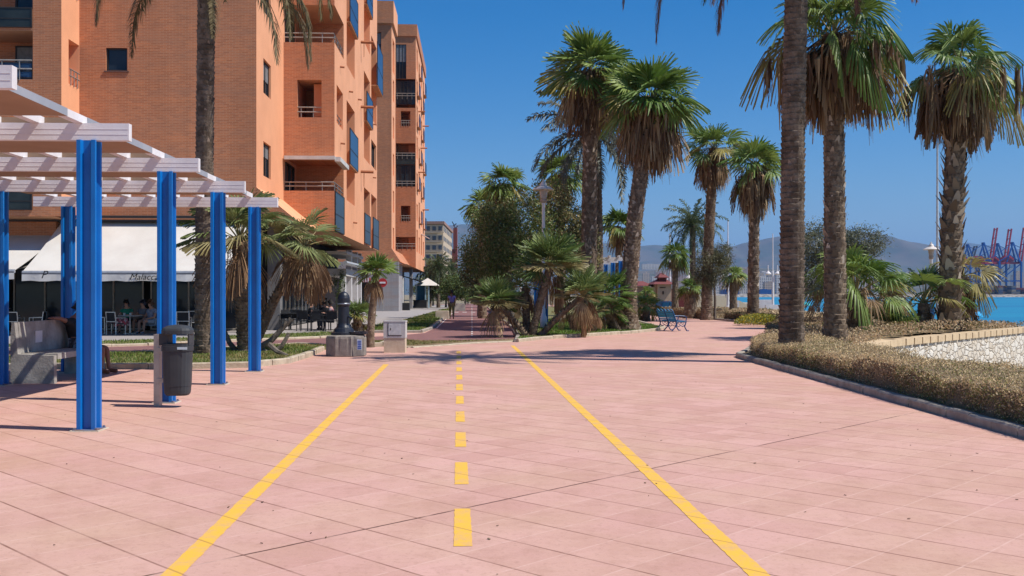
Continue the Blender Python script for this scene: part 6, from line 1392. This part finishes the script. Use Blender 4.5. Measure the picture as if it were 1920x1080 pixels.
# beach ------------------------------------------------------------
def umbrella(label, px, D, z, r, h_, tilt, m):
    x = X(px, D); t_ = thing('beach_umbrella', label, 'umbrella', (x, D, z), 'umbrellas on the beach'); mb = MB(); v = []; f = []; seg = 16; Mx = Euler((tilt * .3, tilt, 0)).to_matrix()
    for i in range(6):
        q = i / 5; rr = r * math.sin(q * 1.45) / math.sin(1.45); zz = h_ - r * .48 * (1 - math.cos(q * 1.45))
        for k_ in range(seg): a = 2 * math.pi * k_ / seg; w_ = Mx @ Vector((rr * math.cos(a) * (1 - .04 * (k_ % 2)), rr * math.sin(a) * (1 - .04 * (k_ % 2)), zz - h_)); v.append((x + w_.x, D + w_.y, z + h_ + w_.z))
    for i in range(5):
        for k_ in range(seg): k2 = (k_ + 1) % seg; f.append((i * seg + k_, (i + 1) * seg + k_, (i + 1) * seg + k2, i * seg + k2))
    mb.add(v, f); mb.build('canopy', m, t_); mb = MB(); mb.tube([(x - .1, D, z), (x, D, z + h_)], .025, 5); mb.build('pole', M_WHITED, t_)
M_UMB = mat('umbrella_blue', (.02, .36, .62), .7, (.03, .28, .55), 1.5); M_UMB2 = mat('umbrella_teal', (.03, .42, .45), .7)
umbrella('bright blue beach umbrella right of the rightmost shaggy palm', 1824, 83, -1.35, 1.05, 1.75, .30, M_UMB)
umbrella('small teal beach umbrella far off beside the tallest trunk', 1508, 150, -1.55, 1.1, 2.0, .1, M_UMB2)
GBP = 'people on the beach'
person('dark figure sitting under the bright blue umbrella', (X(1829, 82.5), 82.5, -1.2), R(150), sit(.0, 'lap', hip=.62), M_BLK, M_BLK, skin=SKD, group=GBP); person('dark figure crouching on the sand left of the blue umbrella', (X(1812, 80), 80, -1.25), R(200), sit(-.1, 'lap', hip=.4), M_BLK, M_BLK, skin=SKD, group=GBP)
person('dark figure seated low next to the rightmost shaggy palm trunk', (X(1802, 80), 80, -1.25), R(160), sit(-.1, 'lap', hip=.4), M_NAVY, M_BLK, skin=SKD, group=GBP); person('person standing on the beach beside the tallest trunk', (X(1535, 150), 150, -1.75), R(170), walk(.1), M_NAVY, M_BLK, skin=SKD, group=GBP)
person('pair of bathers, the left one sitting near the teal umbrella', (X(1519, 150), 150, -1.7), R(90), sit(0, 'lap'), SKD, M_BLK, skin=SKD, group=GBP, scale=1.3); person('bather sitting just right of the teal umbrella', (X(1524, 148), 148, -1.7), R(-60), sit(0, 'lap'), M_BLK, M_NAVY, skin=SKD, group=GBP, scale=1.2)
mb = MB(); mb.box(X(1747, 60), X(1752, 60), 60, 60.3, -.5, EYE + (HY - 568) * 60 / FPX); tag(mb.build('beach_shower', mat('shower_blue', (.01, .09, .25), .4)), 'blue shower column at the edge of the beach behind the small fan palm', 'shower')
t_ = thing('low_wall', 'low white wall with steps near the foot of the fourth mast', 'wall', (X(1435, 112), 112, 0)); mb = MB(); mb.box(X(1420, 112), X(1447, 112), 112, 113, 0, 1.0); mb.box(X(1434, 111), X(1460, 111), 110.5, 111, 0, .45); mb.box(X(1382, 112), X(1386, 112), 112, 113, 0, .9); mb.build('masonry', M_WHITE, t_)

# ================================================================ HARBOUR
DH = 1340.0; kh = DH / FPX
mb = MB(); v = []; f = []; xs_ = np.linspace(150, 2300, 260); r_ = np.random.default_rng(4)
for i, x in enumerate(xs_):
    for j, (dy, z) in enumerate(((-14, -3), (-9, .2), (-4, 1.4), (4, 1.8), (12, -3))): v.append((x, 1325 + dy + r_.uniform(-1, 1), z + r_.uniform(-.5, .5)))
for i in range(len(xs_) - 1):
    for j in range(4): k = i * 5 + j; f.append((k, k + 5, k + 6, k + 1))
mb.add(v, f); struct('breakwater', mb, mat('rocks', (.34, .30, .26), .95, (.16, .14, .12), .25, lo=.4, hi=.6))
M_CR = mat('crane_red', (.60, .05, .06), .6); M_CB = mat('crane_blue', (.01, .10, .36), .5); M_CK = mat('crane_dark', (.10, .10, .13), .6)
def crane(label, px, red=True, D=1380.0):
    x0 = X(px, D); y0 = D; t_ = thing('harbour_crane', label, 'crane', (x0, y0, 0), 'ship-to-shore cranes'); 
    def add(name, m, bars):
        mb = MB()
        for p, q, w_ in bars: mb.bar((x0 + p[0], y0 + p[1], p[2]), (x0 + q[0], y0 + q[1], q[2]), w_)
        return mb.build(name, m, t_)
    LX = (-16, 14); DY = (-9, 9)
    for lx_ in LX:
        for dy in DY: add('leg', M_CB, [((lx_, dy, 0), (lx_, dy, 46), 2.2)])
    add('portal', M_CB, [((LX[0], dy, 20), (LX[1], dy, 20), 1.8) for dy in DY] + [((l, DY[0], 20), (l, DY[1], 20), 1.6) for l in LX] + [((LX[0], dy, 20), (LX[1], dy, 44), 1.2) for dy in DY] + [((l, DY[0], 46), (l, DY[1], 46), 1.6) for l in LX] + [((LX[0], DY[0], 4), (LX[1], DY[0], 4), 1.8)])
    add('girder', M_CR, [((-34, dy, 45), (17, dy, 45), 2.4) for dy in (-4, 4)] + [((q, -4, 45), (q, 4, 45), 1.0) for q in range(-34, 18, 6)])
    add('boom', M_CR, [((17, dy, 47), (24, dy, 94), 1.8) for dy in (-4, 4)] + [((17 + 7 * q, -4, 47 + 47 * q), (17 + 7 * q, 4, 47 + 47 * q), 1.0) for q in (.1, .3, .5, .7, .95)])
    add('mast', M_CB, [((14, -6, 46), (6, -3, 73), 1.7), ((14, 6, 46), (6, 3, 73), 1.7), ((-4, -5, 46), (6, -3, 73), 1.5), ((6, -3, 73), (6, 3, 73), 1.8)]); add('stay', M_CB, [((6, -3, 72), (-32, -3, 47), .7), ((6, 3, 72), (20, 3, 66), .7), ((6, -3, 72), (14, -3, 48), .8), ((-16, -6, 46), (0, -6, 56), 1.0), ((14, -6, 46), (0, -6, 56), 1.0)])
    mb = MB(); mb.box(x0 - 8, x0 + 6, y0 - 5, y0 + 5, 46.5, 53); mb.box(x0 - 6, x0 + 3, y0 - 4, y0 + 4, 53, 55); mb.build('machinery_house', M_CR, t_)
    mb = MB(); mb.box(x0 + 2, x0 + 7, y0 - 3, y0 + 1, 38, 43); mb.build('cab', M_WHITE, t_); return t_
crane('left of three red and blue harbour cranes with raised booms', 1835); crane('middle one of three red and blue harbour cranes with raised booms', 1862, D=1400); crane('right of three red and blue harbour cranes with raised booms', 1889.5, D=1370)
t_ = crane('fourth harbour crane left of the others, its dark boom lower', 1806, D=1430)
for c in t_.children:
    if c.name.startswith('boom'):
        for v_ in c.data.vertices: v_.co.z = 47 + (v_.co.z - 47) * .52 if v_.co.z > 47 else v_.co.z; v_.co.x -= 6
        c.data.materials[0] = M_CK
CC = [mat('cont_red', (.20, .05, .05), .7), mat('cont_brown', (.17, .11, .08), .7), mat('cont_blue', (.04, .07, .15), .7), mat('cont_tan', (.30, .24, .17), .7), mat('cont_grey', (.16, .16, .17), .7)]
for i in range(26):
    px_ = 1778 + i * 8.2; D_2 = 1345 + (i % 3) * 6; n_ = random.randint(3, 5) if i != 13 else 2; t_ = thing('container_stack', 'stacked shipping containers on the quay below the cranes', 'containers', (X(px_, D_2), D_2, 0), 'container stacks on the quay')
    for k in range(n_): mb = MB(); x = X(px_, D_2); mb.box(x - 2.9, x + 2.9, D_2, D_2 + 12, k * 2.7, k * 2.7 + 2.6); mb.build('container', CC[random.randrange(5)], t_)
for i, (px_, w_, h_, lab, m_) in enumerate(((1372, 30, 9, 'long blue port shed by the far water left of the skirted palm', M_CB), (1438, 28, 9, 'long dark blue port shed right of the skirted palm trunk', M_CB), (1560, 60, 11, 'long pale warehouse behind the shaggy palm', M_CREAM), (1660, 50, 9, 'low white port building between the palms', M_WHITED))):
    block('warehouse', lab, (X(px_, 1500), 1500, 0), w_ * .72, 30, h_, 2, 12, m_, cat='warehouse', side=False)
# town blocks on the slope
TW = [winmat('town_white', (.66, .62, .58)), winmat('town_cream', (.55, .44, .34)), winmat('town_pink', (.48, .32, .27))]
i = 0; r_ = random.Random(5)
spots = [(1340 + r_.uniform(0, 150), 1900 + r_.uniform(0, 1300)) for _ in range(34)] + [(1480 + r_.uniform(0, 330), 1900 + r_.uniform(0, 1200)) for _ in range(26)] + [(1900 + r_.uniform(0, 40), 1900 + r_.uniform(0, 900)) for _ in range(5)] + [(1205 + r_.uniform(0, 75), 2300 + r_.uniform(0, 600)) for _ in range(7)]
for (px_, D_2) in spots:
    z_ = max(0, (D_2 - 1900) * .035 + r_.uniform(-4, 6)); h_ = r_.uniform(14, 38); w_ = r_.uniform(14, 34)
    block('apartment_building', 'pale apartment block of the far town below the hills', (X(px_, D_2), D_2, z_), w_, 14, h_, int(h_ / 3.3), int(w_ / 4), TW[i % 3], 'far town blocks', side=False); i += 1
block('apartment_building', 'tall white tower block of the far town just left of the tallest trunk', (X(1466, 1900), 1900, 5), 20, 14, 42, 12, 5, TW[0], side=False)
block('apartment_building', 'long white building on the slope above the cream house', (X(1222, 2700), 2700, 72), 52, 14, 12, 3, 12, TW[0], side=False)
print('total', time.time() - T0, len(bpy.data.objects))

# ================================================================ AIR
mb = MB(); mb.box(-24000, 24000, -3000, 26000, -7.5, 1400); 
m, t, p = newmat('haze_air'); t.nodes.remove(p)
pv = N(t, 'ShaderNodeVolumePrincipled'); pv.inputs['Density'].default_value = 6.5e-5; pv.inputs['Color'].default_value = (.30, .56, 1.0, 1); pv.inputs['Anisotropy'].default_value = .0
t.links.new(pv.outputs[0], t.nodes['Material Output'].inputs['Volume'])
tag(mb.build('haze', m), 'thin blue haze in the air over the bay and hills', 'haze', kind='stuff')
